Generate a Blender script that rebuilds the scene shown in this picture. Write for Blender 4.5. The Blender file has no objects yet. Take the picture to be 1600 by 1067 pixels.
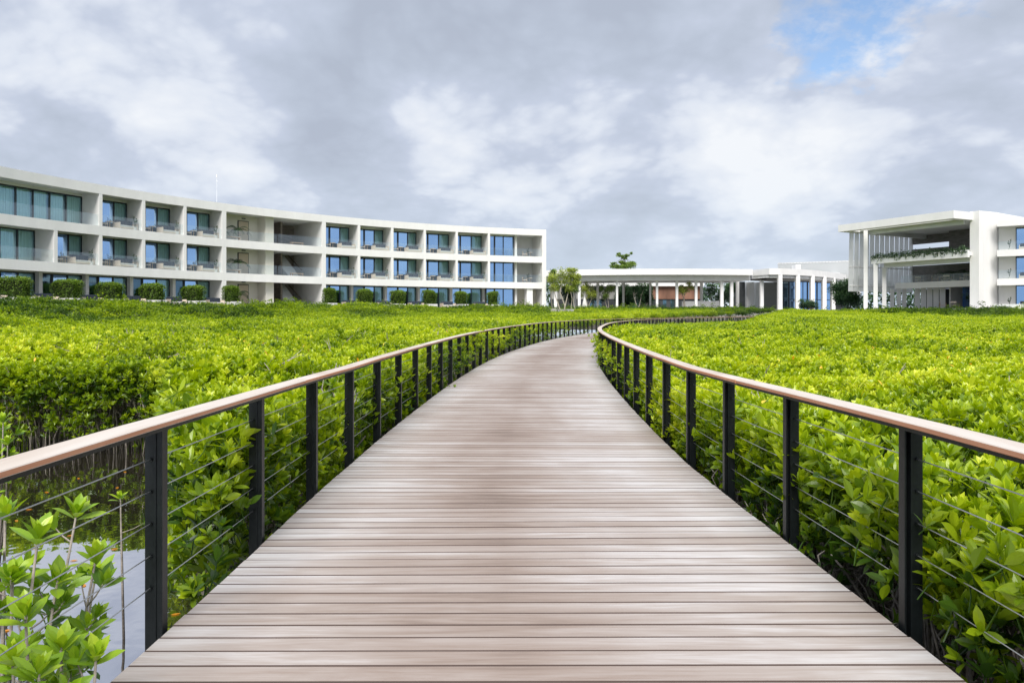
import bpy, math, random
import numpy as np
from mathutils import Vector
R=math.radians
rnd=random.Random(7); nr=np.random.default_rng(7)
S=bpy.context.scene
EYE=1.65; F=1156.0; HOR=493.0
# ------------------------------------------------------------------ camera
cd=bpy.data.cameras.new('camera'); cam=bpy.data.objects.new('camera',cd); S.collection.objects.link(cam)
cam.location=(0,0,EYE); cam.rotation_euler=(R(90),0,0)
cd.sensor_width=36; cd.lens=36*F/1600; cd.shift_y=-(533.5-HOR)/1600
cd.clip_start=.05; cd.clip_end=5000; S.camera=cam
# ------------------------------------------------------------------ light
SUN=Vector((-.06,-.66,.80)).normalized()
el=math.asin(SUN.z); az=math.atan2(SUN.x,SUN.y)
sd=bpy.data.lights.new('sun','SUN'); sd.energy=2.5; sd.angle=R(36); sd.color=(1,.96,.9)
so=bpy.data.objects.new('sun',sd); S.collection.objects.link(so); so.rotation_euler=SUN.to_track_quat('Z','Y').to_euler()
W=bpy.data.worlds.new('World'); S.world=W; W.use_nodes=True
SKYOFF=-.02
def build_world():
    nt=W.node_tree; N=nt.nodes; L=nt.links; N.clear()
    def nd(t,**k):
        n=N.new(t)
        for a,b in k.items(): setattr(n,a,b)
        return n
    def m(op,a,b=None,c=None):
        n=nd('ShaderNodeMath',operation=op)
        for i,x in enumerate((a,b,c)):
            if x is None: continue
            if isinstance(x,(int,float)): n.inputs[i].default_value=x
            else: L.new(x,n.inputs[i])
        return n.outputs[0]
    tc=nd('ShaderNodeTexCoord'); sp=nd('ShaderNodeSeparateXYZ'); L.new(tc.outputs['Generated'],sp.inputs[0])
    x,y,z=sp.outputs
    zc=m('ADD',m('MAXIMUM',z,0.0),.42)
    cb=nd('ShaderNodeCombineXYZ'); L.new(m('DIVIDE',x,zc),cb.inputs[0]); L.new(m('DIVIDE',y,zc),cb.inputs[1])
    def noise(scale,detail,rough,dist=0.,off=(0,0,0)):
        mp=nd('ShaderNodeMapping'); mp.inputs['Location'].default_value=off; L.new(cb.outputs[0],mp.inputs[0])
        n=nd('ShaderNodeTexNoise'); n.inputs['Scale'].default_value=scale; n.inputs['Detail'].default_value=detail
        n.inputs['Roughness'].default_value=rough; n.inputs['Distortion'].default_value=dist
        L.new(mp.outputs[0],n.inputs['Vector']); return n.outputs['Fac']
    wn=nd('ShaderNodeTexNoise'); wn.inputs['Scale'].default_value=1.6; wn.inputs['Detail'].default_value=4; L.new(cb.outputs[0],wn.inputs['Vector'])
    wv=nd('ShaderNodeVectorMath',operation='MULTIPLY_ADD'); L.new(wn.outputs['Color'],wv.inputs[0]); wv.inputs[1].default_value=(.24,.24,0); L.new(cb.outputs[0],wv.inputs[2])
    def vor(scale,off):
        mp=nd('ShaderNodeMapping'); mp.inputs['Location'].default_value=off; L.new(wv.outputs[0],mp.inputs[0])
        n=nd('ShaderNodeTexVoronoi',feature='SMOOTH_F1'); n.inputs['Scale'].default_value=scale; n.inputs['Smoothness'].default_value=.35
        n.inputs['Detail'].default_value=4.5; n.inputs['Roughness'].default_value=.6; L.new(mp.outputs[0],n.inputs['Vector']); return n.outputs['Distance']
    big=noise(1.15,2,.5,.2,(3.4,1.1,0)); med=noise(3.1,10,.60,.1,(7.3,2.2,0)); fine=noise(9.,8,.62,.0,(1.,9.,0))
    puff=m('SUBTRACT',.62,vor(2.7,(.3,.6,0)))
    v=m('ADD',m('ADD',m('MULTIPLY',big,.85),m('MULTIPLY',med,.42)),m('ADD',m('MULTIPLY',fine,.17),m('MULTIPLY',puff,.52)))
    # broad cloud banks: (x, y as seen from the walk, angular radius, brightness)
    for xp,yp,rad,wt in ((210,110,190,.16),(760,190,150,.10),(1180,120,230,.13),(1520,260,160,.08),(820,-60,300,-.06),(560,110,200,-.10),(480,265,230,-.09),(1520,90,150,-.13),(980,290,230,-.03),(60,230,120,-.05),(1150,340,260,.05)):
        dv=Vector(((xp-800)/F,1,(HOR-yp)/F)).normalized(); c=math.cos(math.atan(rad/F))
        q=nd('ShaderNodeVectorMath',operation='DOT_PRODUCT'); L.new(tc.outputs['Generated'],q.inputs[0]); q.inputs[1].default_value=dv
        e_=m('EXPONENT',m('MULTIPLY',m('SUBTRACT',q.outputs['Value'],1.0),1.0/(1-c)))
        v=m('ADD',v,m('MULTIPLY',e_,wt))
    cr=nd('ShaderNodeValToRGB'); L.new(m('SUBTRACT',v,SKYOFF),cr.inputs[0])
    e=cr.color_ramp; e.elements[0].position=.12; e.elements[0].color=(.295,.33,.40,1)
    e.elements[1].position=.78; e.elements[1].color=(.58,.60,.63,1)
    a0=e.elements.new(.28); a0.color=(.33,.37,.445,1); a=e.elements.new(.42); a.color=(.37,.41,.495,1); b=e.elements.new(.55); b.color=(.475,.51,.575,1)
    # paler blue-grey air near the horizon
    mx=nd('ShaderNodeMix',data_type='RGBA'); L.new(cr.outputs[0],mx.inputs['A']); mx.inputs['B'].default_value=(.47,.55,.63,1)
    hf=m('MULTIPLY',m('POWER',m('SUBTRACT',1.0,m('MINIMUM',m('MULTIPLY',m('MAXIMUM',z,0.0),4.6),1.0)),1.4),.62); L.new(hf,mx.inputs['Factor'])
    # blue gap at the upper right
    g=Vector((540/F,1,(HOR-8)/F)).normalized()
    vd=nd('ShaderNodeVectorMath',operation='DOT_PRODUCT'); L.new(tc.outputs['Generated'],vd.inputs[0]); vd.inputs[1].default_value=g
    gap=m('ADD',m('MULTIPLY',m('SUBTRACT',vd.outputs['Value'],.9972),62.),m('MULTIPLY',m('SUBTRACT',.5,med),5.5))
    gm=nd('ShaderNodeMapRange'); L.new(gap,gm.inputs[0]); gm.inputs[1].default_value=0.0; gm.inputs[2].default_value=.55; gm.inputs[4].default_value=1.0
    sky=nd('ShaderNodeTexSky',sky_type='NISHITA'); sky.sun_disc=False; sky.sun_elevation=el; sky.sun_rotation=az
    b1=nd('ShaderNodeBackground'); L.new(mx.outputs['Result'],b1.inputs[0]); b1.inputs[1].default_value=.82
    b2=nd('ShaderNodeBackground'); L.new(sky.outputs[0],b2.inputs[0]); b2.inputs[1].default_value=.105
    ms=nd('ShaderNodeMixShader'); L.new(gm.outputs[0],ms.inputs[0]); L.new(b1.outputs[0],ms.inputs[1]); L.new(b2.outputs[0],ms.inputs[2])
    o=nd('ShaderNodeOutputWorld'); L.new(ms.outputs[0],o.inputs[0])
build_world()
S.view_settings.view_transform='Standard'; S.view_settings.look='None'; S.view_settings.gamma=1; S.view_settings.exposure=0.92
try:
    S.cycles.max_bounces=6; S.cycles.diffuse_bounces=3; S.cycles.glossy_bounces=3; S.cycles.transmission_bounces=4
    S.cycles.transparent_max_bounces=12; S.cycles.caustics_reflective=False; S.cycles.caustics_refractive=False
except Exception: pass
# ------------------------------------------------------------------ helpers
def tag(o,label=None,cat=None,group=None,kind=None):
    if label: o['label']=label
    if cat: o['category']=cat
    if group: o['group']=group
    if kind: o['kind']=kind
    return o
def empty(name,loc,label,cat,group=None,rz=0):
    o=bpy.data.objects.new(name,None); S.collection.objects.link(o); o.location=loc; o.rotation_euler=(0,0,rz)
    o.empty_display_size=.2
    return tag(o,label,cat,group)
class MB:
    def __init__(s): s.v=[]; s.f=[]; s.uv=[]; s.lv=[]; s.has=False
    def quad(s,a,b,c,d,lv=None):
        n=len(s.v); s.v+= [tuple(a),tuple(b),tuple(c),tuple(d)]; s.f.append((n,n+1,n+2,n+3)); s.lv.append(lv or 0)
    def prism(s,pts,z0,z1,lv=0):                       # plan polygon (counter-clockwise) extruded
        n=len(s.v); k=len(pts)
        s.v+=[(p[0],p[1],z0) for p in pts]+[(p[0],p[1],z1) for p in pts]
        s.f.append(tuple(range(n+k-1,n-1,-1))); s.f.append(tuple(range(n+k,n+2*k)))
        for i in range(k):
            j=(i+1)%k; s.f.append((n+i,n+j,n+k+j,n+k+i))
        s.lv+=[lv]*(k+2)
    def box(s,x0,x1,y0,y1,z0,z1,lv=0): s.prism([(x0,y0),(x1,y0),(x1,y1),(x0,y1)],z0,z1,lv)
    def tube(s,pts,rs,n=6,lv=0,cap=True):
        pts=[Vector(p) for p in pts]
        if not hasattr(rs,'__len__'): rs=[rs]*len(pts)
        rings=[]; up=None
        for i,p in enumerate(pts):
            t=(pts[min(i+1,len(pts)-1)]-pts[max(i-1,0)]); t=t.normalized() if t.length>1e-9 else Vector((0,0,1))
            if up is None: up=Vector((1,0,0)) if abs(t.z)>.8 else Vector((0,0,1))
            a=t.cross(up)
            if a.length<1e-6: a=t.cross(Vector((0,1,0)))
            a.normalize(); b=t.cross(a).normalized(); up=a.cross(t)
            base=len(s.v)
            for k in range(n):
                q=p+(a*math.cos(2*math.pi*k/n)+b*math.sin(2*math.pi*k/n))*rs[i]; s.v.append(tuple(q))
            rings.append(base)
        for i in range(len(rings)-1):
            for k in range(n):
                s.f.append((rings[i]+k,rings[i]+(k+1)%n,rings[i+1]+(k+1)%n,rings[i+1]+k)); s.lv.append(lv)
        if cap:
            s.f.append(tuple(rings[0]+k for k in range(n-1,-1,-1))); s.f.append(tuple(rings[-1]+k for k in range(n))); s.lv+=[lv,lv]
    def build(s,name,mat,parent=None,smooth=False,**k):
        me=bpy.data.meshes.new(name); me.from_pydata(s.v,[],s.f); me.materials.append(mat)
        if any(s.lv):
            a=me.attributes.new('lv','FLOAT','FACE'); a.data.foreach_set('value',s.lv)
        if s.uv:
            u=me.uv_layers.new(name='UVMap'); u.data.foreach_set('uv',np.array(s.uv,dtype=np.float32).ravel())
        if smooth: me.polygons.foreach_set('use_smooth',[True]*len(me.polygons))
        me.update()
        o=bpy.data.objects.new(name,me); S.collection.objects.link(o)
        if parent is not None:
            o.parent=parent
        tag(o,**k); return o
def bevel(o,w=.01,seg=1):
    m=o.modifiers.new('b','BEVEL'); m.width=w; m.segments=seg; m.limit_method='ANGLE'; return o
def lin(c): return tuple(((x/255)/12.92 if x<=10 else ((x/255+.055)/1.055)**2.4) for x in c)
MATS={}
def mat(name,col,rough=.6,spec=.5,noise=None,metal=0.,bump=0.,bscale=30.,emit=None):
    if name in MATS: return MATS[name]
    m=bpy.data.materials.new(name); m.use_nodes=True; nt=m.node_tree; b=nt.nodes['Principled BSDF']
    b.inputs['Base Color'].default_value=(*col,1); b.inputs['Roughness'].default_value=rough
    b.inputs['Specular IOR Level'].default_value=spec; b.inputs['Metallic'].default_value=metal
    tc=nt.nodes.new('ShaderNodeTexCoord')
    if noise:
        sc,amt=noise[0],noise[1]
        n=nt.nodes.new('ShaderNodeTexNoise'); n.inputs['Scale'].default_value=sc; n.inputs['Detail'].default_value=6; n.inputs['Roughness'].default_value=.65
        mp=nt.nodes.new('ShaderNodeMapping'); mp.inputs['Scale'].default_value=noise[2] if len(noise)>2 else (1,1,1)
        nt.links.new(tc.outputs['Object'],mp.inputs[0]); nt.links.new(mp.outputs[0],n.inputs['Vector'])
        r=nt.nodes.new('ShaderNodeValToRGB'); e=r.color_ramp
        e.elements[0].position=.3; e.elements[0].color=(*[max(0,c*(1-amt)) for c in col],1)
        e.elements[1].position=.7; e.elements[1].color=(*[min(1,c*(1+amt)) for c in col],1)
        nt.links.new(n.outputs['Fac'],r.inputs[0]); nt.links.new(r.outputs[0],b.inputs['Base Color'])
    if bump:
        n=nt.nodes.new('ShaderNodeTexNoise'); n.inputs['Scale'].default_value=bscale; n.inputs['Detail'].default_value=5
        nt.links.new(tc.outputs['Object'],n.inputs['Vector'])
        bp=nt.nodes.new('ShaderNodeBump'); bp.inputs['Strength'].default_value=bump; bp.inputs['Distance'].default_value=.02
        nt.links.new(n.outputs['Fac'],bp.inputs['Height']); nt.links.new(bp.outputs[0],b.inputs['Normal'])
    MATS[name]=m; return m
def leafmat(name,ramp,trans=.3,attr='lv',inst=False,rough=.38,spec=.4):
    m=bpy.data.materials.new(name); m.use_nodes=True; nt=m.node_tree; N=nt.nodes; L=nt.links; b=N['Principled BSDF']
    a=N.new('ShaderNodeAttribute'); a.attribute_name='lv'
    src=a.outputs['Fac']
    if inst:
        t=N.new('ShaderNodeAttribute'); t.attribute_type='INSTANCER'; t.attribute_name='tint'
        ad=N.new('ShaderNodeMath'); ad.operation='ADD'; L.new(src,ad.inputs[0]); L.new(t.outputs['Fac'],ad.inputs[1]); src=ad.outputs[0]
    r=N.new('ShaderNodeValToRGB'); e=r.color_ramp
    e.elements[0].position=ramp[0][0]; e.elements[0].color=(*ramp[0][1],1)
    e.elements[1].position=ramp[-1][0]; e.elements[1].color=(*ramp[-1][1],1)
    for p,c in ramp[1:-1]:
        x=e.elements.new(p); x.color=(*c,1)
    L.new(src,r.inputs[0]); L.new(r.outputs[0],b.inputs['Base Color'])
    b.inputs['Roughness'].default_value=rough; b.inputs['Specular IOR Level'].default_value=spec
    tr=N.new('ShaderNodeBsdfTranslucent'); hs=N.new('ShaderNodeHueSaturation'); hs.inputs['Value'].default_value=1.25; hs.inputs['Saturation'].default_value=1.05
    L.new(r.outputs[0],hs.inputs['Color']); L.new(hs.outputs[0],tr.inputs['Color'])
    ms=N.new('ShaderNodeMixShader'); ms.inputs[0].default_value=trans
    L.new(b.outputs[0],ms.inputs[1]); L.new(tr.outputs[0],ms.inputs[2]); L.new(ms.outputs[0],N['Material Output'].inputs[0])
    return m
def glassmat(name,tint,refl,fac,rough=.02):
    m=bpy.data.materials.new(name); m.use_nodes=True; nt=m.node_tree; N=nt.nodes; L=nt.links; N.remove(N['Principled BSDF'])
    t=N.new('ShaderNodeBsdfTransparent'); t.inputs[0].default_value=(*tint,1)
    g=N.new('ShaderNodeBsdfGlossy'); g.inputs['Color'].default_value=(*refl,1); g.inputs['Roughness'].default_value=rough
    x=N.new('ShaderNodeMixShader'); x.inputs[0].default_value=fac
    L.new(t.outputs[0],x.inputs[1]); L.new(g.outputs[0],x.inputs[2]); L.new(x.outputs[0],N['Material Output'].inputs[0])
    return m
WHITE=mat('white_render',(.83,.82,.805),.75,.3,noise=(.8,.05,(1,1,.25)),bump=.08,bscale=9)
SOFF=mat('soffit_render',(.78,.78,.77),.8,.2,noise=(.4,.05))
GREYW=mat('grey_render',(.77,.78,.78),.8,.2,noise=(.5,.05))
CREAM=mat('cream_wall',(.74,.71,.63),.8,.2,noise=(.5,.04))
FRAME=mat('dark_frame',(.018,.025,.035),.4)
CURT=mat('curtain_fabric',(.86,.90,.87),.85,.1)
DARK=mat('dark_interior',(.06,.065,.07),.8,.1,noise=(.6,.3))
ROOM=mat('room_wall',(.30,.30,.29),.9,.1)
STONE=mat('stone_wall',(.32,.28,.25),.8,.2,noise=(1.4,.35,(1,1,5)),bump=.3,bscale=4)
TIMB=mat('timber',(.42,.30,.20),.6,.3,noise=(4,.2,(1,1,8)))
DOORM=mat('door_wood',(.55,.46,.35),.55,.3,noise=(3,.1,(1,1,6)))
SOFA=mat('sofa_frame',(.66,.56,.46),.7,.3)
CUSH=mat('dark_cushion',(.045,.055,.075),.9,.1)
CUSHL=mat('pale_cushion',(.62,.61,.58),.9,.1)
CONC=mat('concrete_planter',(.62,.62,.60),.8,.2,noise=(1.2,.08))
PAVE=mat('patio_paving',(.38,.37,.35),.85,.2,noise=(1.,.12))
BLACK=mat('black_steel',(.009,.012,.013),.42,.35,noise=(14,.35),bump=.05,bscale=40)
CABLE=mat('steel_cable',(.55,.56,.57),.3,.5,metal=.85)
BARK=mat('pale_bark',(.42,.38,.32),.85,.2,noise=(3,.25),bump=.3,bscale=12)
BARKD=mat('dark_bark',(.14,.11,.085),.9,.2,noise=(3,.3))
ROOTM=mat('root_bark',(.33,.29,.255),.8,.25,noise=(7,.5),bump=.3,bscale=60)
RUST=mat('rust_panel',(.24,.125,.085),.75,.3,noise=(.5,.35,(1,1,.3)))
GLASSW=glassmat('window_glass',(.87,.985,.975),(.50,.75,1.0),.12)
GLASSB=glassmat('mirror_window_glass',(.22,.42,.55),(.42,.66,1.0),.70)
GLASSR=glassmat('railing_glass',(.95,.975,.975),(.9,.97,1.),.07)
def LM(name,lo,mid,hi,**k): return leafmat(name,[(0,lo),(.5,mid),(1,hi)],**k)
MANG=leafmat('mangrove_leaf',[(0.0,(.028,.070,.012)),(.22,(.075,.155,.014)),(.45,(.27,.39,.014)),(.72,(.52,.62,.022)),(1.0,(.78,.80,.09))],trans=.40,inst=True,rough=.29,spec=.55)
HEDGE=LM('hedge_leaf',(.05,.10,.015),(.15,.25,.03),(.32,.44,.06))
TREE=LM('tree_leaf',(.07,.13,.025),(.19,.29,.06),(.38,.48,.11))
TREED=LM('dark_tree_leaf',(.02,.055,.028),(.055,.12,.05),(.14,.23,.08))
TREEY=LM('yellow_tree_leaf',(.14,.19,.03),(.36,.43,.07),(.55,.60,.13))
PALM=LM('palm_leaf',(.025,.06,.03),(.07,.13,.06),(.14,.22,.09))
# ------------------------------------------------------------------ paths (plan curves)
LE=np.array([(-1.78,-6),(-1.79,3.7),(-1.83,7),(-1.79,10.2),(-1.6,15.1),(-1.32,20),(-.9,25.3),(-.34,30.3),(.36,35),(1.66,42.4),(3.62,51),(6.95,62.6),(11.8,74.5),(18.8,88),(27,101),(35,112),(41,119)],float)
def catmull(P,n=12):
    out=[]
    Q=np.vstack([2*P[0]-P[1],P,2*P[-1]-P[-2]])
    for i in range(1,len(Q)-2):
        p0,p1,p2,p3=Q[i-1],Q[i],Q[i+1],Q[i+2]
        for k in range(n):
            t=k/n; out.append(.5*((2*p1)+(-p0+p2)*t+(2*p0-5*p1+4*p2-p3)*t*t+(-p0+3*p1-3*p2+p3)*t**3))
    out.append(Q[-2]); return np.array(out)
def resample(P,step):
    d=np.r_[0,np.cumsum(np.hypot(*np.diff(P,axis=0).T))]; n=int(d[-1]/step); t=np.arange(n+1)*step
    return np.c_[np.interp(t,d,P[:,0]),np.interp(t,d,P[:,1])]
fineL=resample(catmull(LE),.25)
for _ in range(6): fineL[1:-1]=(fineL[:-2]+2*fineL[1:-1]+fineL[2:])/4
tg=np.gradient(fineL,axis=0); tg/=np.hypot(tg[:,0],tg[:,1])[:,None]; NR=np.c_[tg[:,1],-tg[:,0]]   # to the right
WID=3.82
arc=np.r_[0,np.cumsum(np.hypot(*np.diff(fineL,axis=0).T))]; TOT=arc[-1]
def path(s,off):                                     # off metres right of the left deck edge
    x=np.interp(s,arc,fineL[:,0]); y=np.interp(s,arc,fineL[:,1]); nx=np.interp(s,arc,NR[:,0]); ny=np.interp(s,arc,NR[:,1])
    return x+nx*off,y+ny*off
ZP=np.array([(-6,0.03),(3.7,0.0),(8.5,-.045),(20,.02),(30,.06),(45,.15),(64,.21),(88,.30),(115,.40),(130,.45)])
def zdeck(y): return np.interp(y,ZP[:,0],ZP[:,1])
SY=np.interp(3.92,fineL[:,1],arc)                    # arc length at the first post
# ------------------------------------------------------------------ ground, water
g=MB(); g.quad((-900,-300,-2.2),(900,-300,-2.2),(900,1500,-2.2),(-900,1500,-2.2))
g.build('ground',mat('mud',(.05,.042,.03),.9,.2,noise=(1.5,.3)),kind='structure')
def watermat():
    m=bpy.data.materials.new('swamp_water'); m.use_nodes=True; nt=m.node_tree; b=nt.nodes['Principled BSDF']
    b.inputs['Base Color'].default_value=(.035,.030,.020,1); b.inputs['Roughness'].default_value=.02
    b.inputs['IOR'].default_value=1.33; b.inputs['Specular IOR Level'].default_value=.5
    tc=nt.nodes.new('ShaderNodeTexCoord'); n=nt.nodes.new('ShaderNodeTexNoise'); n.inputs['Scale'].default_value=1.1; n.inputs['Detail'].default_value=3
    nt.links.new(tc.outputs['Object'],n.inputs['Vector']); bp=nt.nodes.new('ShaderNodeBump'); bp.inputs['Strength'].default_value=.3; bp.inputs['Distance'].default_value=.03
    nt.links.new(n.outputs['Fac'],bp.inputs['Height']); nt.links.new(bp.outputs[0],b.inputs['Normal'])
    gl=nt.nodes.new('ShaderNodeBsdfGlossy'); gl.inputs['Roughness'].default_value=.02; gl.inputs['Color'].default_value=(.92,.93,1,1); nt.links.new(bp.outputs[0],gl.inputs['Normal'])
    mx=nt.nodes.new('ShaderNodeMixShader'); mx.inputs[0].default_value=.6
    nt.links.new(b.outputs[0],mx.inputs[1]); nt.links.new(gl.outputs[0],mx.inputs[2]); nt.links.new(mx.outputs[0],nt.nodes['Material Output'].inputs[0])
    return m
ZW=-1.25
g=MB(); g.quad((-120,-60,ZW),(160,-60,ZW),(160,150,ZW),(-120,150,ZW))
g.build('water',watermat(),kind='structure')
# ------------------------------------------------------------------ boardwalk
def woodmat(name,ramp,board=True):
    m=bpy.data.materials.new(name); m.use_nodes=True; nt=m.node_tree; N=nt.nodes; L=nt.links; b=N['Principled BSDF']
    uv=N.new('ShaderNodeUVMap'); uv.uv_map='UVMap'
    at=N.new('ShaderNodeAttribute'); at.attribute_name='lv'
    def noise(scale,xyz,detail=6,rough=.6,dist=0,off=True):
        mp=N.new('ShaderNodeMapping'); mp.inputs['Scale'].default_value=xyz; L.new(uv.outputs[0],mp.inputs[0])
        src=mp.outputs[0]
        if off:
            ad=N.new('ShaderNodeVectorMath'); ad.operation='ADD'; L.new(src,ad.inputs[0])
            cm=N.new('ShaderNodeCombineXYZ'); mu=N.new('ShaderNodeMath'); mu.operation='MULTIPLY'; mu.inputs[1].default_value=91.7; L.new(at.outputs['Fac'],mu.inputs[0])
            L.new(mu.outputs[0],cm.inputs[0]); L.new(mu.outputs[0],cm.inputs[2]); L.new(cm.outputs[0],ad.inputs[1]); src=ad.outputs[0]
        n=N.new('ShaderNodeTexNoise'); n.inputs['Scale'].default_value=scale; n.inputs['Detail'].default_value=detail; n.inputs['Roughness'].default_value=rough; n.inputs['Distortion'].default_value=dist
        L.new(src,n.inputs['Vector']); return n.outputs['Fac']
    def m2(op,a,b_):
        n=N.new('ShaderNodeMath'); n.operation=op
        for i,x in enumerate((a,b_)):
            if isinstance(x,(int,float)): n.inputs[i].default_value=x
            else: L.new(x,n.inputs[i])
        return n.outputs[0]
    grain=noise(1,(2.6,75,1),5,.7,.4); stain=noise(1,(.8,7,1),5,.6,.6); big=noise(1,(.55,.22,1),4,.55,.2,off=False)
    v=m2('ADD',m2('MULTIPLY',grain,.30),m2('MULTIPLY',stain,.64)); v=m2('ADD',v,m2('MULTIPLY',big,.56)); v=m2('ADD',v,m2('MULTIPLY',at.outputs['Fac'],.17))
    if board:   # foot-worn middle strip of the walk is browner
        sx=N.new('ShaderNodeSeparateXYZ'); L.new(uv.outputs[0],sx.inputs[0])
        c=m2('SUBTRACT',1.0,m2('MINIMUM',m2('MULTIPLY',m2('ABSOLUTE',m2('SUBTRACT',sx.outputs[0],1.75),0),.62),1.0))
        v=m2('SUBTRACT',v,m2('MULTIPLY',c,.24))
    r=N.new('ShaderNodeValToRGB'); e=r.color_ramp; e.elements[0].position=ramp[0][0]; e.elements[0].color=(*ramp[0][1],1); e.elements[1].position=ramp[-1][0]; e.elements[1].color=(*ramp[-1][1],1)
    for p,c in ramp[1:-1]:
        x=e.elements.new(p); x.color=(*c,1)
    L.new(m2('MULTIPLY',v,.67),r.inputs[0]); L.new(r.outputs[0],b.inputs['Base Color']); b.inputs['Roughness'].default_value=.62; b.inputs['Specular IOR Level'].default_value=.35
    bp=N.new('ShaderNodeBump'); bp.inputs['Strength'].default_value=.35; bp.inputs['Distance'].default_value=.004; L.new(grain,bp.inputs['Height']); L.new(bp.outputs[0],b.inputs['Normal'])
    return m
DECK=woodmat('weathered_decking',[(.24,(.17,.125,.10)),(.38,(.30,.235,.20)),(.50,(.40,.345,.315)),(.66,(.61,.59,.59))])
HAND=woodmat('handrail_hardwood',[(.26,(.28,.19,.145)),(.42,(.43,.34,.28)),(.57,(.55,.48,.42)),(.72,(.66,.61,.57))],False)
HANDS=woodmat('handrail_edge_wood',[(.28,(.24,.085,.04)),(.5,(.50,.21,.11)),(.75,(.66,.36,.22))],False)
def deck():
    b=MB(); s=.0; PIT=.1555; GAP=.007; i=0
    uv=[]; lvs=[]
    while s+PIT<TOT-.3:
        bw=PIT-GAP
        jit=lambda: rnd.uniform(-.0015,.0015)
        e0=-.02+rnd.uniform(-.004,.004); e1=WID+.02+rnd.uniform(-.004,.004)
        lv=rnd.random(); zt=jit()
        cs=[(s,e0),(s,e1),(s+bw,e1),(s+bw,e0)]
        n=len(b.v)
        ch=.005
        low=[];mid=[];top=[]
        for k,(ss,oo) in enumerate(cs):
            x,y=path(ss,oo); z=float(zdeck(y))+zt
            low.append((x,y,z-.035)); mid.append((x,y,z-ch))
            si=ch if k in(0,1) else -ch
            x2,y2=path(ss+si,oo+(ch if k in(0,3) else -ch)); top.append((x2,y2,z))
        b.v+=low+mid+top
        uvc=[(0,0),(WID,0),(WID,bw),(0,bw)]
        def face(ids,us):
            b.f.append(tuple(n+q for q in ids)); b.lv.append(lv)
            b.uv.extend([(u[0],u[1]+s) for u in us])
        face((8,9,10,11),uvc); face((3,2,1,0),[uvc[3],uvc[2],uvc[1],uvc[0]])
        for k in range(4):
            j=(k+1)%4
            face((k,j,4+j,4+k),[uvc[k],uvc[j],uvc[j],uvc[k]]); face((4+k,4+j,8+j,8+k),[uvc[k],uvc[j],uvc[j],uvc[k]])
        s+=PIT; i+=1
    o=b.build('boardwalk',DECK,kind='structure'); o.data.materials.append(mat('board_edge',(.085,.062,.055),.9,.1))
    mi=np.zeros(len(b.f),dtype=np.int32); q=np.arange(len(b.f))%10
    mi[(q==2)|(q==6)|(q==3)|(q==7)]=1                  # long edges of each board, dark brown where boards meet
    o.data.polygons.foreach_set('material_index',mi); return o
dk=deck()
b=MB()
for off,ow,_z in ((.06,.1,0),(WID-.16,.1,0),(.165,WID-.33,1)):  # two edge beams, then an added full-width black plate that darkens the board gaps
    ss=np.arange(0,TOT,1.0)
    for a,c in zip(ss[:-1],ss[1:]):
        p=[path(a,off),path(a,off+ow),path(c,off+ow),path(c,off)]; z=float(zdeck(p[0][1]))
        b.prism([p[0],p[1],p[2],p[3]],z-.30,z-.040)
b.build('beam_and_dark_backing',BLACK,dk)
for s in np.arange(1,TOT,4.8):
    for off in (.35,WID-.35):
        x,y=path(s,off); p=MB(); p.tube([(x,y,-2.2),(x,y,float(zdeck(y))-.30)],.13,10); p.build('pile',CONC,dk)
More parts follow.
